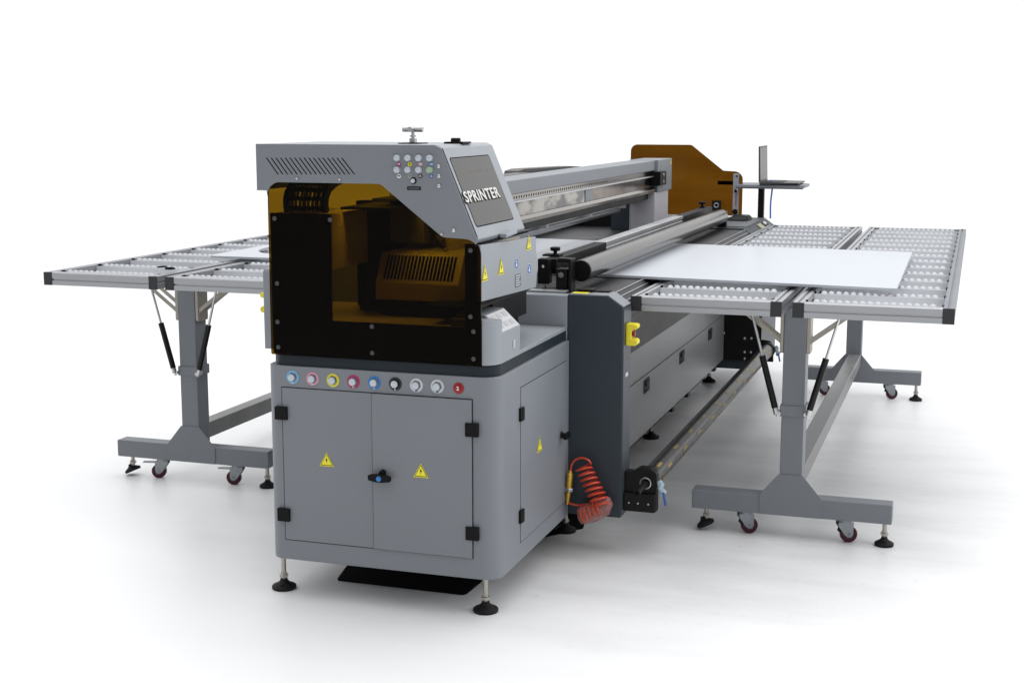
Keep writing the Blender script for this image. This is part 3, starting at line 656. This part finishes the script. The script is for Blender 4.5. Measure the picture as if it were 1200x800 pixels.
# ---- pinch roller and its bar
mb = MB(); mb.cyl((-1.445, 5.24, 1.056), (-1.445, 8.36, 1.056), .042, 64); pr2 = obj('pinch_roller', mb, ROLL, PR, .002, sharp=20)
mb = MB(); mb.cyl((-1.445, 5.232, 1.056), (-1.445, 5.2398, 1.056), .040, 40); obj('roller_end', mb, BLACK, pr2)
mb = MB(); mb.cyl((-1.445, 8.3605, 1.056), (-1.445, 8.40, 1.056), .030, 24); obj('roller_end', mb, BLACK, pr2)
def barprof(x0, x1, z0, z1):
    zm = (z0+z1)/2
    return [(x0, z0), (x1, z0), (x1, zm-.004), (x1-.006, zm-.004), (x1-.006, zm+.004), (x1, zm+.004), (x1, z1), (x0, z1)]
for (ya, yb, m_, nm) in ((5.245, 6.02, BLACKM, 'bar_end_cover'), (6.022, 7.72, ALUB, 'roller_bar'), (7.722, 8.62, BLACKM, 'bar_end_cover')):
    mb = MB(); mb.prism('y', barprof(-1.60, -1.545, 1.055, 1.100) if m_ is ALUB else [(-1.60, 1.055), (-1.545, 1.055), (-1.545, 1.098), (-1.60, 1.098)], ya, yb); obj(nm, mb, m_, PR, .002)
mb = MB(); mb.box(-1.60, -1.55, 5.26, 8.6, 1.037, 1.0545); obj('bar_carrier', mb, BLACKM, PR, .002)
mb = MB(); mb.box(-1.608, -1.563, 5.195, 5.245, 1.004, 1.102); nb = obj('bar_block', mb, BLACK, PR, .004)
mb = MB(); screw(mb, (-1.586, 5.195, 1.072), (0, -1, 0), .006, .003); obj('screw', mb, STEEL, nb); mb = MB(); mb.cyl((-1.585, 5.22, .985), (-1.585, 5.22, 1.004), .006, 10); mb.lathe((-1.585, 5.22, .984), (0, 0, 1), ((0, .011), (.007, .011)), 6); obj('block_bolt', mb, STEEL, nb)
mb = MB(); mb.lathe((-1.585, 5.36, 1.1), (0, 0, 1), ((0, .018), (.006, .018), (.007, .008), (.018, .008), (.019, .020), (.032, .021), (.034, .014)), 10); mb.box(-1.63, -1.56, 5.33, 5.39, 1.098, 1.106); obj('bar_knob', mb, BLACK, PR, .002)
mb = MB(); mb.lathe((-1.585, 8.5, 1.1), (0, 0, 1), ((0, .018), (.006, .018), (.007, .008), (.018, .008), (.019, .024), (.032, .025), (.034, .014)), 10); obj('bar_knob', mb, BLACK, PR, .002)
mb = MB()
mb.box(-1.473, -1.463, 5.16, 5.225, .986, 1.108); mb.box(-1.523, -1.474, 5.178, 5.225, 1.092, 1.108); mb.box(-1.524, -1.480, 5.165, 5.225, .986, 1.068)
rb = obj('roller_bracket', mb, BLACKM, PR, .002)
mb = MB(); mb.cyl((-1.503, 5.164, 1.046), (-1.503, 5.158, 1.046), .011, 16); mb.lathe((-1.503, 5.159, 1.046), (0, -1, 0), ((0, .007), (.006, .007)), 6); mb.box(-1.56, -1.525, 5.19, 5.2, .995, 1.0); obj('bracket_screw', mb, STEEL, rb)
mb = MB(); mb.box(-1.66, -1.47, 5.11, 5.155, .9845, .9905); obj('mounting_strip', mb, ALUB, PR, .001)
mb = MB(); mb.box(-1.44, -1.30, 5.115, 5.16, .9892, .997); mb.box(-1.42, -1.36, 5.10, 5.16, .997, 1.002); obj('edge_seal', mb, RUB, PR, .002)
mb = MB(); mb.box(-1.475, -1.42, 8.40, 8.44, .984, 1.085); obj('roller_bracket', mb, BLACKM, PR, .002)

mb = MB(); mb.cyl((-2.475, 5.24, 1.040), (-2.475, 8.36, 1.040), .042, 48); obj('pinch_roller', mb, ROLL, PR, .002, sharp=20)
mb = MB(); mb.box(-2.375, -2.32, 5.2, 8.62, 1.020, 1.085); obj('roller_bar', mb, BLACKM, PR, .002)
# ---- media take-up tube
TX, TZ = -1.140, .277
mb = MB(); mb.cyl((TX, 5.118, TZ), (TX, 8.30, TZ), .040, 40)
tk = obj('take_up_tube', mb, mat('dark_grey_tube', (.030, .028, .026), .3, .2, spec=.35, bump=.2, bscale=80, var=.2, vscale=20), PR, sharp=20)
mb = MB()
for ang in (62, 18, -20):
    a = math.radians(ang); n_ = V((math.cos(a), 0, math.sin(a))); t_ = V((-math.sin(a), 0, math.cos(a)))
    k_ = 0
    y = 5.2+.1*(ang == 18)
    while y < 8.2:
        c = V((TX, y, TZ))+n_*.0402; mb = MB(); mb.quad([c-t_*.006, c-t_*.006+V((0, .07, 0)), c+t_*.006+V((0, .07, 0)), c+t_*.006], n_, .0007); obj('tape_mark', mb, TAPE, tk); y += .31 if ang != -20 else .42
mb = MB()
mb.m = 0; mb.cyl((TX, 4.93, TZ-.002), (TX, 5.118, TZ), .0125, 20); mb.m = 1; mb.cyl((TX, 4.925, TZ-.002), (TX, 4.9299, TZ-.002), .008, 12)
obj('spindle', mb, [BLACKM, DEEP], tk)
mb = MB(); mb.prism('y', rpoly([(-1.222, .166), (-1.098, .166), (-1.098, .318), (-1.125, .335), (-1.165, .335), (-1.19, .318), (-1.222, .318)], [0, 0, .02, .02, .02, .01, 0]), 5.075, 5.117); mb.box(-1.222, -1.100, 5.058, 5.0748, .167, .238)
bk = obj('take_up_bracket', mb, BLACKM, PR, .003)
mb = MB(); mb.ring((TX, 5.073, TZ), (0, 1, 0), .020, .0035)
obj('bearing_ring', mb, STEEL, bk)
for q in (-1.20, -1.165, -1.125):
    mb = MB(); screw(mb, (q, 5.0578, .20), (0, -1, 0), .0035, .002); obj('screw', mb, STEEL, bk)
mb = MB(); mb.prism('y', rpoly([(-1.19, .205), (-1.105, .205), (-1.105, .30), (-1.125, .33), (-1.17, .335), (-1.19, .33)], [0, 0, .01, .02, .02, 0]), 8.306, 8.32); mb.cyl((TX, 8.27, TZ), (TX, 8.305, TZ), .047, 32)
obj('take_up_bracket', mb, BLACKM, PR, .002)

# ================================================================== hose and blow gun hanging at the corner
HY = 4.985
HS = thing('coiled_air_hose', 'coiled orange air hose hanging by the slate panel, its lower coils in clear wrap', 'hose', (-1.38, HY, .12))
P2 = lambda px, py, y=HY: at(px, py, 'y', y)
pts = [P2(668.5, 552), P2(669.5, 545), P2(673, 539), P2(680, 536), P2(688, 537.5), P2(693, 543)]
c0, c1 = P2(683.5, 545), P2(706, 592)
ax = (c1-c0); Ln = ax.length; axn = ax.normalized(); sa = V((0, 1, 0)); sb_ = axn.cross(sa).normalized()
turns = 8
for i in range(turns*14+1):
    t = i/(turns*14); a = 2*PI*turns*t+.9; R_ = .029+.005*t
    pts.append(c0+ax*t+V((0, -.01, 0))+sb_*R_*math.cos(a)+sa*R_*math.sin(a)*.9+axn*.006*math.sin(a))
c2_ = P2(682, 603)
for k_ in range(1, 5*12+1):
    t = k_/60; a = 2*PI*5*t+.9; cc = c1+(c2_-c1)*t; axb = (c2_-c1).normalized(); sb2 = axb.cross(sa).normalized()
    pts.append(cc+V((0, -.01, 0))+sb2*.028*math.cos(a)+sa*.028*math.sin(a))
# smooth
def smooth(ps, n=2):
    for _ in range(n):
        q = [ps[0]]
        for a, b2 in zip(ps, ps[1:]): q += [a*.75+b2*.25, a*.25+b2*.75]
        ps = q+[ps[-1]]
    return ps
mb = MB(); mb.tube(smooth(pts, 1), .0042, 8); obj('hose', mb, ORANGE, HS)
mb = MB(); mb.tube(smooth([P2(666, 589), P2(672, 591), P2(680, 592), P2(688, 590), P2(696, 590)], 2), .0042, 8); obj('hose', mb, ORANGE, HS)
# wrap: a lumpy bag over the last coils
def lumpy(path, rad, m_, name, parent, seed=1, amp=.18, n=22):
    rr_ = random.Random(seed); path = [V(p) for p in path]; rings = []
    for i, p in enumerate(path):
        t = (path[min(i+1, len(path)-1)]-path[max(i-1, 0)]).normalized(); a = sa-t*sa.dot(t); a.normalize(); b2 = t.cross(a)
        rings.append([p+(a*math.cos(2*PI*k_/n)+b2*math.sin(2*PI*k_/n))*rad[i]*(1+amp*(rr_.random()-.5)*2) for k_ in range(n)])
    mb = MB(); mb.loft(rings); return obj(name, mb, m_, parent, sharp=70)
wp = [P2(712, 582), P2(711, 587), P2(706, 594), P2(699, 598), P2(692, 600), P2(685, 602), P2(680, 604), P2(678, 604)]
WR = bpy.data.materials.new('clear_wrap'); WR.use_nodes = True; nt = WR.node_tree; nt.nodes.clear()
o_ = nt.nodes.new('ShaderNodeOutputMaterial'); t1 = nt.nodes.new('ShaderNodeBsdfTransparent'); g1 = nt.nodes.new('ShaderNodeBsdfPrincipled'); g1.inputs['Base Color'].default_value = (.46, .22, .20, 1); g1.inputs['Roughness'].default_value = .15
t1.inputs[0].default_value = (.95, .9, .9, 1); m1 = nt.nodes.new('ShaderNodeMixShader'); nz = nt.nodes.new('ShaderNodeTexNoise'); nz.inputs['Scale'].default_value = 70
rp = nt.nodes.new('ShaderNodeMapRange'); rp.inputs['From Min'].default_value = .35; rp.inputs['From Max'].default_value = .65; rp.inputs['To Min'].default_value = .25; rp.inputs['To Max'].default_value = .7
nt.links.new(nz.outputs['Fac'], rp.inputs['Value']); nt.links.new(rp.outputs[0], m1.inputs[0]); nt.links.new(t1.outputs[0], m1.inputs[1]); nt.links.new(g1.outputs[0], m1.inputs[2]); nt.links.new(m1.outputs[0], o_.inputs[0])
lumpy(wp, [.010, .026, .036, .038, .038, .037, .034, .012], WR, 'plastic_wrap', HS, 3, .08)
g0, g1_ = P2(664.8, 590), P2(668.5, 551)
gd = (g1_-g0); gl_ = gd.length
BG = thing('blow_gun', 'yellow brass blow gun clipped upright to the cabinet corner', 'blow gun', (g0.x, HY, g0.z))
mb = MB(); mb.lathe(g0, gd, ((0, .006), (gl_*.1, .007), (gl_*.14, .0085), (gl_*.42, .0115), (gl_*.44, .0125), (gl_*.9, .0125), (gl_*.93, .008), (gl_, .0075)), 20); obj('barrel', mb, BRASS, BG)
mb = MB(); c = g0+gd*.38; mb.lathe(c, gd, ((0, .015), (.002, .0165), (.012, .0165), (.014, .015)), 6); mb.box(c.x-.022, c.x+.018, HY-.006, HY+.012, c.z+.001, c.z+.012); obj('nut', mb, STEEL, BG)

# small ties on the take-up bracket
for (px, py, y, s_, lab) in ((773.5, 573, 5.07, 1., 'crumpled clear and blue plastic tag hanging at the near end of the dark tube'), (910.5, 412, 8.31, 1., 'crumpled clear and blue plastic tag hanging at the far end of the dark tube')):
    a = P2(px-1, py-10, y) if y < 6 else P2(px-1.5, py-7, y)
    TG = thing('plastic_tag', lab, 'tag', a)
    d1 = V((.004, 0, -.028)); lumpy([a+d1*.0, a+d1*.5+V((.006, 0, 0)), a+d1*1.0, a+d1*1.6+V((.006, 0, 0)), a+d1*2.1], [.006, .012, .009, .013, .006], PLASTIC, 'film', TG, 5, .5, 12)
    q = a+d1*1.5+V((.012, -.01, 0)); mb = MB(); mb.bar(q, q+V((.010, 0, -.05)), .009, .004, (0, 1, 0)); obj('blue_tip', mb, BLUE, TG)

# ================================================================== laptop and small things
ly = 9.29; zt2 = zt_-.004
LP = thing('laptop', 'open dark laptop on the tray beyond the far amber cover', 'laptop', (-1.2, ly, zt2))
mb = MB(); mb.prism('y', [(-1.335, zt2), (-1.085, zt2+.006), (-1.085, zt2+.016), (-1.335, zt2+.018)], ly-.17, ly+.17); bs = obj('base', mb, KEYS, LP, .003)
mb = MB(); mb.prism('y', [(-1.31, zt2+.0182), (-1.19, zt2+.0172), (-1.19, zt2+.0185), (-1.31, zt2+.0195)], ly-.15, ly+.15); obj('keyboard', mb, BLACK, bs)
mb = MB(); mb.prism('y', [(-1.340, zt2+.016), (-1.330, zt2+.016), (-1.338, zt2+.245), (-1.346, zt2+.245)], ly-.17, ly+.17); scn = obj('lid', mb, KEYS, LP, .003)
mb = MB(); mb.prism('y', [(-1.3310, zt2+.03), (-1.3295, zt2+.03), (-1.3365, zt2+.235), (-1.3380, zt2+.235)], ly-.158, ly+.158); obj('screen', mb, SCREEN, scn)
p0 = at(905, 213, 'y', 9.20); p1 = at(903, 249, 'y', 9.20)
mb = MB(); mb.tube(smooth([p0+V((-.01, .03, .002)), p0+V((0, 0, .004)), p0+V((.006, -.01, -.005)), p0*.7+p1*.3+V((.002, 0, 0)), p0*.3+p1*.7-V((.004, 0, 0)), V((p1.x, 9.2, .99))], 2), .0055, 8)
tag(obj('network_cable', mb, CABLE, None, origin=p0), 'thin blue cable hanging down from the laptop', 'cable')
p = at(884, 250, 'z', .996)
mb = MB(); mb.loft([[(p.x+a*.07, 8.95+b_*.12, .9965) for a, b_ in rpoly([(-1, -1), (1, -1), (1, 1), (-1, 1)], .4, 3)], [(p.x+a*.07, 8.95+b_*.12, 1.004) for a, b_ in rpoly([(-1, -1), (1, -1), (1, 1), (-1, 1)], .4, 3)], [(p.x+.01+a*.045, 8.96+b_*.08, 1.024) for a, b_ in rpoly([(-1, -1), (1, -1), (1, 1), (-1, 1)], .4, 3)]])
tag(obj('foot_switch', mb, BLACKM, None, .004, origin=(p.x, 8.95, .9965)), 'low black wedge-shaped pad lying on the far end of the printer below the laptop', 'switch')

# ================================================================== boards
def slab(name, poly, z0, z1, label, hole=None):
    bm2 = bmesh.new(); outer = poly
    if hole is None:
        mb = MB(); mb.prism('z', poly, z0, z1)
        o = obj(name, mb, BOARD, None, .0008, origin=(poly[0][0], poly[0][1], z0))
    else:
        n = len(hole); mb = MB(); rings = []
        O = [(V(p).x, V(p).y) for p in outer]
        for (src, z) in ((O, z0), (O, z1), (hole, z1), (hole, z0)): rings.append([mb.bm.verts.new((x, y, z)) for x, y in src])
        fs = []
        for a, b2 in zip(rings, rings[1:]+rings[:1]):
            for i in range(n): fs.append(mb._f([a[i], a[(i+1) % n], b2[(i+1) % n], b2[i]]))
        bmesh.ops.recalc_face_normals(mb.bm, faces=fs)
        o = obj(name, mb, BOARD, None, 0, origin=(outer[0][0], outer[0][1], z0))
    return tag(o, label, 'board')
slab('rigid_board', [(-2.35, 5.755), (-.276, 5.542), (-.287, 7.065), (-2.35, 7.25)], .9855, .9965, 'large plain white board lying across the right roller table and under the steel roller')
# board with the cut-out: outer rounded rectangle resampled with the same count as its hole
def superell(cx, cy, a, b_, e, n=72):
    out = []
    for i in range(n):
        t = 2*PI*i/n; c, s_ = math.cos(t), math.sin(t)
        out.append((cx+a*math.copysign(abs(c)**e, c), cy+b_*math.copysign(abs(s_)**e, s_)))
    return out
slab('rigid_board', superell(-3.12, 6.45, .34, .575, .08), .983, .993, 'white board with a large oval cut-out lying on the left roller table', superell(-3.08, 6.47, .315, .44, .75))

# ================================================================== roller tables
def lin(a, b_, t): return a+(b_-a)*t
FORK = mat('fork_steel', (.26, .28, .30), .3, .8, var=.2, vscale=30)
def caster(parent, x, y, ztop, rot_=0., brake=False):
    R_ = .033
    dx, dy = math.cos(rot_), math.sin(rot_)      # the wheel trails against this direction
    sd = V((-dy, dx, 0)); f = V((dx, dy, 0)); c = V((x, y, R_))-f*.016
    mb = MB()
    mb.cyl((x, y, ztop-.013), (x, y, ztop-.004), .025, 20); mb.box(x-.036, x+.036, y-.026, y+.026, ztop-.004, ztop)
    for s_ in (-1, 1):
        o3 = sd*s_*.0195
        pl2 = [V((x, y, ztop-.011))+f*a+V((0, 0, b_)) for a, b_ in ((-.030, 0), (.030, 0), (.030, -.014), (.004, -.052), (-.010, -.062), (-.024, -.060), (-.030, -.046))]
        mb.quad([q+o3-sd*.0012 for q in pl2], sd, .0024)
    mb.cyl(c-sd*.025, c+sd*.025, .006, 10)
    if brake:
        mb.quad([V((x, y, ztop-.022))+f*a+sd*b_ for a, b_ in ((-.088, -.012), (-.02, -.019), (-.02, .019), (-.088, .012))], (0, 0, 1), .0035)
    k_ = obj('caster', mb, FORK, parent, .0008)
    mb = MB(); mb.lathe(c-sd*.014, sd, ((0, R_*.88), (.004, R_), (.024, R_), (.028, R_*.88)), 32); w = obj('wheel', mb, REDT, k_)
    mb = MB(); mb.lathe(c-sd*.0155, sd, ((0, R_*.45), (.001, R_*.55), (.030, R_*.55), (.031, R_*.45)), 24); obj('wheel_hub', mb, KEYS, k_)
    if not brake:      # black guard over the leading side
        mb = MB(); g_ = []
        for i in range(8):
            a = math.radians(15+i*14); g_.append((a, R_+.004, R_+.010))
        for (a0, r0, r1), (a1, _, _) in zip(g_, g_[1:]):
            mb.quad([c-sd*.016+f*math.cos(a)*r_+V((0, 0, math.sin(a)*r_)) for a, r_ in ((a0, r0), (a1, r0), (a1, r1), (a0, r1))], sd, .032)
        obj('wheel_guard', mb, BLACK, k_)

def frame_end(T, xc, y0, h0, strut_x, brake, crot, tilt_first, front=True):
    """one end frame: foot beam, gusset, post, collar, struts"""
    D = .078
    zb, zt = .095, .172
    mb = MB(); mb.box(xc-.389, xc+.389, y0, y0+D, zb, zt); obj('foot_beam', mb, GREYF, T, .004)
    mb = MB(); mb.prism('y', [(xc-.118, zb+.001), (xc-.118, .176), (xc-.047, .262), (xc+.047, .262), (xc+.124, .172), (xc+.124, zb+.001)], y0-.004, y0-.0003); obj('gusset', mb, GREYF, T, .0012)
    mb = MB(); mb.box(xc-.0435, xc+.0435, y0+.0005, y0+.095, zt+.0005, h0-.002); obj('post', mb, GREYF, T, .004)
    mb = MB(); mb.box(xc-.050, xc+.050, y0-.005, y0+.10, .494, .537); cl = obj('post_collar', mb, GREYF, T, .002)
    for s_ in (-1, 1):
        mb = MB(); mb.cyl((xc+s_*.052, y0-.02, .508), (xc+s_*.052, y0+.02, .508), .008, 12); mb.cyl((xc+s_*.058, y0-.014, .495), (xc+s_*.058, y0-.014, .528), .005, 10); obj('collar_bolt', mb, STEEL, cl)
    for s_ in (-1, 1):
        a = V((xc+s_*.060, y0-.016, .505)); b2 = V((xc+s_*.170, y0-.016, h0-.005)); 
        mb = MB(); mb.cyl(a+(b2-a)*.06, a+(b2-a)*.56, .0125, 20); st = obj('gas_strut', mb, SLEEVE, T)
        mb = MB(); mb.cyl(a+(b2-a)*.56, b2, .0055, 14); obj('strut_rod', mb, STEEL, st); mb = MB(); mb.cyl(a, a+(b2-a)*.0595, .011, 14); obj('strut_socket', mb, STEEL, st)
        for yy in (y0+.012, y0+.075):
            mb = MB(); mb.bar((xc+s_*.052, yy, .785), (xc+s_*.215, yy, h0-.006), .016, .004, (0, 1, 0)); obj('support_arm', mb, CHAMP, T)
        mb = MB(); mb.prism('x', rpoly([(y0+.004, .742), (y0+.09, .742), (y0+.09, h0-.004), (y0+.004, h0-.004)], [.01, .01, 0, 0]), xc+s_*.0440, xc+s_*.0580); obj('side_bracket', mb, CHAMP, T, .002)
    for k_, dx in enumerate((-.335, .362)): foot(T, xc+dx, y0+.04, zb+.001, .037, tilt=(-.42 if (k_ == 0 and tilt_first) else 0))
    for dx, r_ in zip((-.178, .21), crot): caster(T, xc+dx, y0+.04, zb, r_, brake)
    return

def section(T, x0, x1, y0, y1, zt):
    w, h = .0405, .056; zb = zt-h
    def prof(a0, a1, side):   # x-z outline of a side rail with slots on top and outside
        m_ = (a0+a1)/2; g = .0045; zc = zt-h*.5; gd_ = .007
        return [(a0, zb), (a1, zb), (a1, zc-g), (a1-gd_, zc-g), (a1-gd_, zc+g), (a1, zc+g), (a1, zt), (m_+g, zt), (m_+g, zt-gd_), (m_-g, zt-gd_), (m_-g, zt), (a0, zt), (a0, zc+g), (a0+gd_, zc+g), (a0+gd_, zc-g), (a0, zc-g)]
    for a0 in (x0, x1-w):
        mb = MB(); mb.prism('y', prof(a0, a0+w, 0), y0+.0045, y1-.0045); rl = obj('side_rail', mb, ALUD if a0 > -.2 else ALU, T, .0008)
        mb = MB(); mb.box(a0-.0005, a0+w+.0005, y0, y0+.0043, zb-.0005, zt+.0005); obj('end_cap', mb, CAP, rl, .0006)
        mb = MB(); mb.box(a0-.0005, a0+w+.0005, y1-.0043, y1, zb-.0005, zt+.0005); obj('end_cap', mb, CAP, rl, .0006)
    def cprof(a0, s_):
        zc = zt-h*.56; g = .0035
        q = [(a0, zb), (a0, zc-g), (a0+s_*.006, zc-g), (a0+s_*.006, zc+g), (a0, zc+g), (a0, zt-.004), (a0+s_*.004, zt), (a0+s_*.038, zt), (a0+s_*.038, zb)]
        return q
    for a0, s_ in ((y0+.002, 1), (y1-.002, -1)):
        mb = MB(); mb.prism('x', cprof(a0, s_), x0+w+.0006, x1-w-.0006); obj('cross_rail', mb, ALU, T, .0008)
    xa, xb = x0+w+.001, x1-w-.001
    n = 14; ys = [y0+.085+i*(y1-y0-.17)/(n-1) for i in range(n)]
    for y in ys:
        mb = MB(); mb.m = 0
        zl = zt-.006
        mb.prism('x', [(y-.026, zl-.040), (y+.026, zl-.040), (y+.026, zl-.006), (y+.023, zl-.006), (y+.023, zl-.037), (y-.023, zl-.037), (y-.023, zl-.002), (y-.018, zl-.002), (y-.018, zl), (y-.026, zl)], xa, xb)
        mb.m = 1
        mb.box(xa-.004, xa+.004, y-.010, y+.010, zt-.022, zt+.0008); mb.box(xb-.004, xb+.004, y-.010, y+.010, zt-.022, zt+.0008)
        tk_ = obj('roller_track', mb, [TRACK, DEEP], T)
        mb = MB(); pf_ = []; L_ = xb-xa-.045; nb_ = 16; per = L_/nb_; R_ = .0205
        for i in range(nb_):
            for u, rr2 in ((.02, .008), (.09, .0135), (.22, .0180), (.36, .0200), (.5, .0206), (.64, .0200), (.78, .0180), (.91, .0135), (.98, .008)): pf_.append(((i+u)*per, rr2))
        mb.lathe((xa+.022, y, zt-.0160), (1, 0, 0), pf_, 14); obj('roller', mb, NYLON, tk_, sharp=75)  # row of skate wheels modelled as one scalloped roller

def roller_table(xc, xpost, y0f, label, crot, brake, tilt_first, zt=.971):
    T = thing('roller_table', label, 'roller table', (xpost, 7.0, 0), 'roller tables flanking the printer')
    y0, y1 = 5.2, 8.93; h0 = zt-.0565
    section(T, xc-.590, xc-.020, y0, y1, zt); section(T, xc+.020, xc+.590, y0, y1, zt)
    frame_end(T, xpost, y0f, h0, 0, brake, crot, tilt_first)
    frame_end(T, xpost-.008, y0f+2.965, h0, 0, brake, crot[::-1], False)
    mb = MB(); mb.box(xpost-.036, xpost+.036, y0f+.0955, y0f+2.9648, .190, .262); obj('long_beam', mb, BEAMP, T, .004)
    for yy in (y0f+.2, y0f+2.7):
        mb = MB(); mb.box(xc-.45, xc+.45, yy, yy+.03, h0-.022, h0-.001); obj('cross_brace', mb, GREYF, T)
    return T
roller_table(-.6465, -.641, 5.43, 'right-hand roller table with a white board on it, on grey castered legs', (3.55, 3.5), False, True)
roller_table(-3.290, -3.331, 5.46, 'left-hand roller table carrying the board with the oval cut-out', (.30, .22), True, True)
# small black clip on left table
p = at(199, 317, 'z', .975); q = at(189, 315.5, 'z', .975)
mb = MB(); mb.tube(smooth([V((q.x-.02, q.y, .984)), V((q.x+.015, q.y+.03, .986)), V((lin(q.x, p.x, .6), p.y, .985)), V((p.x, p.y+.02, .986)), V((p.x+.03, p.y, .985)), V((p.x+.015, p.y-.03, .985)), V((p.x-.01, p.y-.02, .985))], 2), .004, 8)
tag(obj('cable_tie', mb, BLACK, None, origin=(p.x, p.y, .985)), 'thin black loop of cable lying on the outer left roller rail', 'cable')

# ================================================================== light
W = bpy.data.worlds.new('World'); S.world = W; W.use_nodes = True; nt = W.node_tree; N = nt.nodes; L = nt.links
bg = N['Background']; tc = N.new('ShaderNodeTexCoord'); sx = N.new('ShaderNodeSeparateXYZ'); L.new(tc.outputs['Generated'], sx.inputs[0])
# studio surround: white cyclorama ahead and above, dim room behind the photographer
m1 = N.new('ShaderNodeMapRange'); m1.interpolation_type = 'SMOOTHSTEP'; m1.inputs['From Min'].default_value = -.35; m1.inputs['From Max'].default_value = .35; m1.inputs['To Min'].default_value = .28; m1.inputs['To Max'].default_value = 1.12
L.new(sx.outputs['Y'], m1.inputs['Value'])
m2 = N.new('ShaderNodeMapRange'); m2.interpolation_type = 'SMOOTHSTEP'; m2.inputs['From Min'].default_value = .25; m2.inputs['From Max'].default_value = .75; m2.inputs['To Min'].default_value = 0; m2.inputs['To Max'].default_value = 1.0
L.new(sx.outputs['Z'], m2.inputs['Value'])
mxw = N.new('ShaderNodeMix'); mxw.data_type = 'FLOAT'; mxw.inputs['B'].default_value = 1.25
L.new(m2.outputs[0], mxw.inputs['Factor']); L.new(m1.outputs[0], mxw.inputs['A'])
L.new(mxw.outputs['Result'], bg.inputs['Strength']); bg.inputs['Color'].default_value = (.985, .99, 1, 1)
def area(name, loc, look, sx_, sy_, power):
    l = bpy.data.lights.new(name, 'AREA'); l.shape = 'RECTANGLE'; l.size = sx_; l.size_y = sy_; l.energy = power
    o = bpy.data.objects.new(name, l); COL.objects.link(o); o.location = loc
    o.rotation_euler = (V(look)-V(loc)).to_track_quat('-Z', 'Y').to_euler(); return o
area('overhead_softbox', (-1.2, 6.5, 4.6), (-1.4, 6.6, 0), 1.2, 6, 90)
area('hood_fill_light', (-1.90, 4.29, 1.485), (-1.82, 4.66, 1.22), .16, .08, 2.3)  # added fill light brightening the carriage; the hood has no lamp
area('side_softbox', (3.2, 4.5, 3.2), (-1.4, 5.8, .6), 2.0, 2.5, 55)

S.render.engine = 'CYCLES'; S.render.resolution_x = 1024; S.render.resolution_y = 682
S.cycles.max_bounces = 8; S.cycles.transparent_max_bounces = 12
S.view_settings.view_transform = 'Standard'; S.view_settings.look = 'None'; S.view_settings.exposure = 0; S.view_settings.gamma = 1
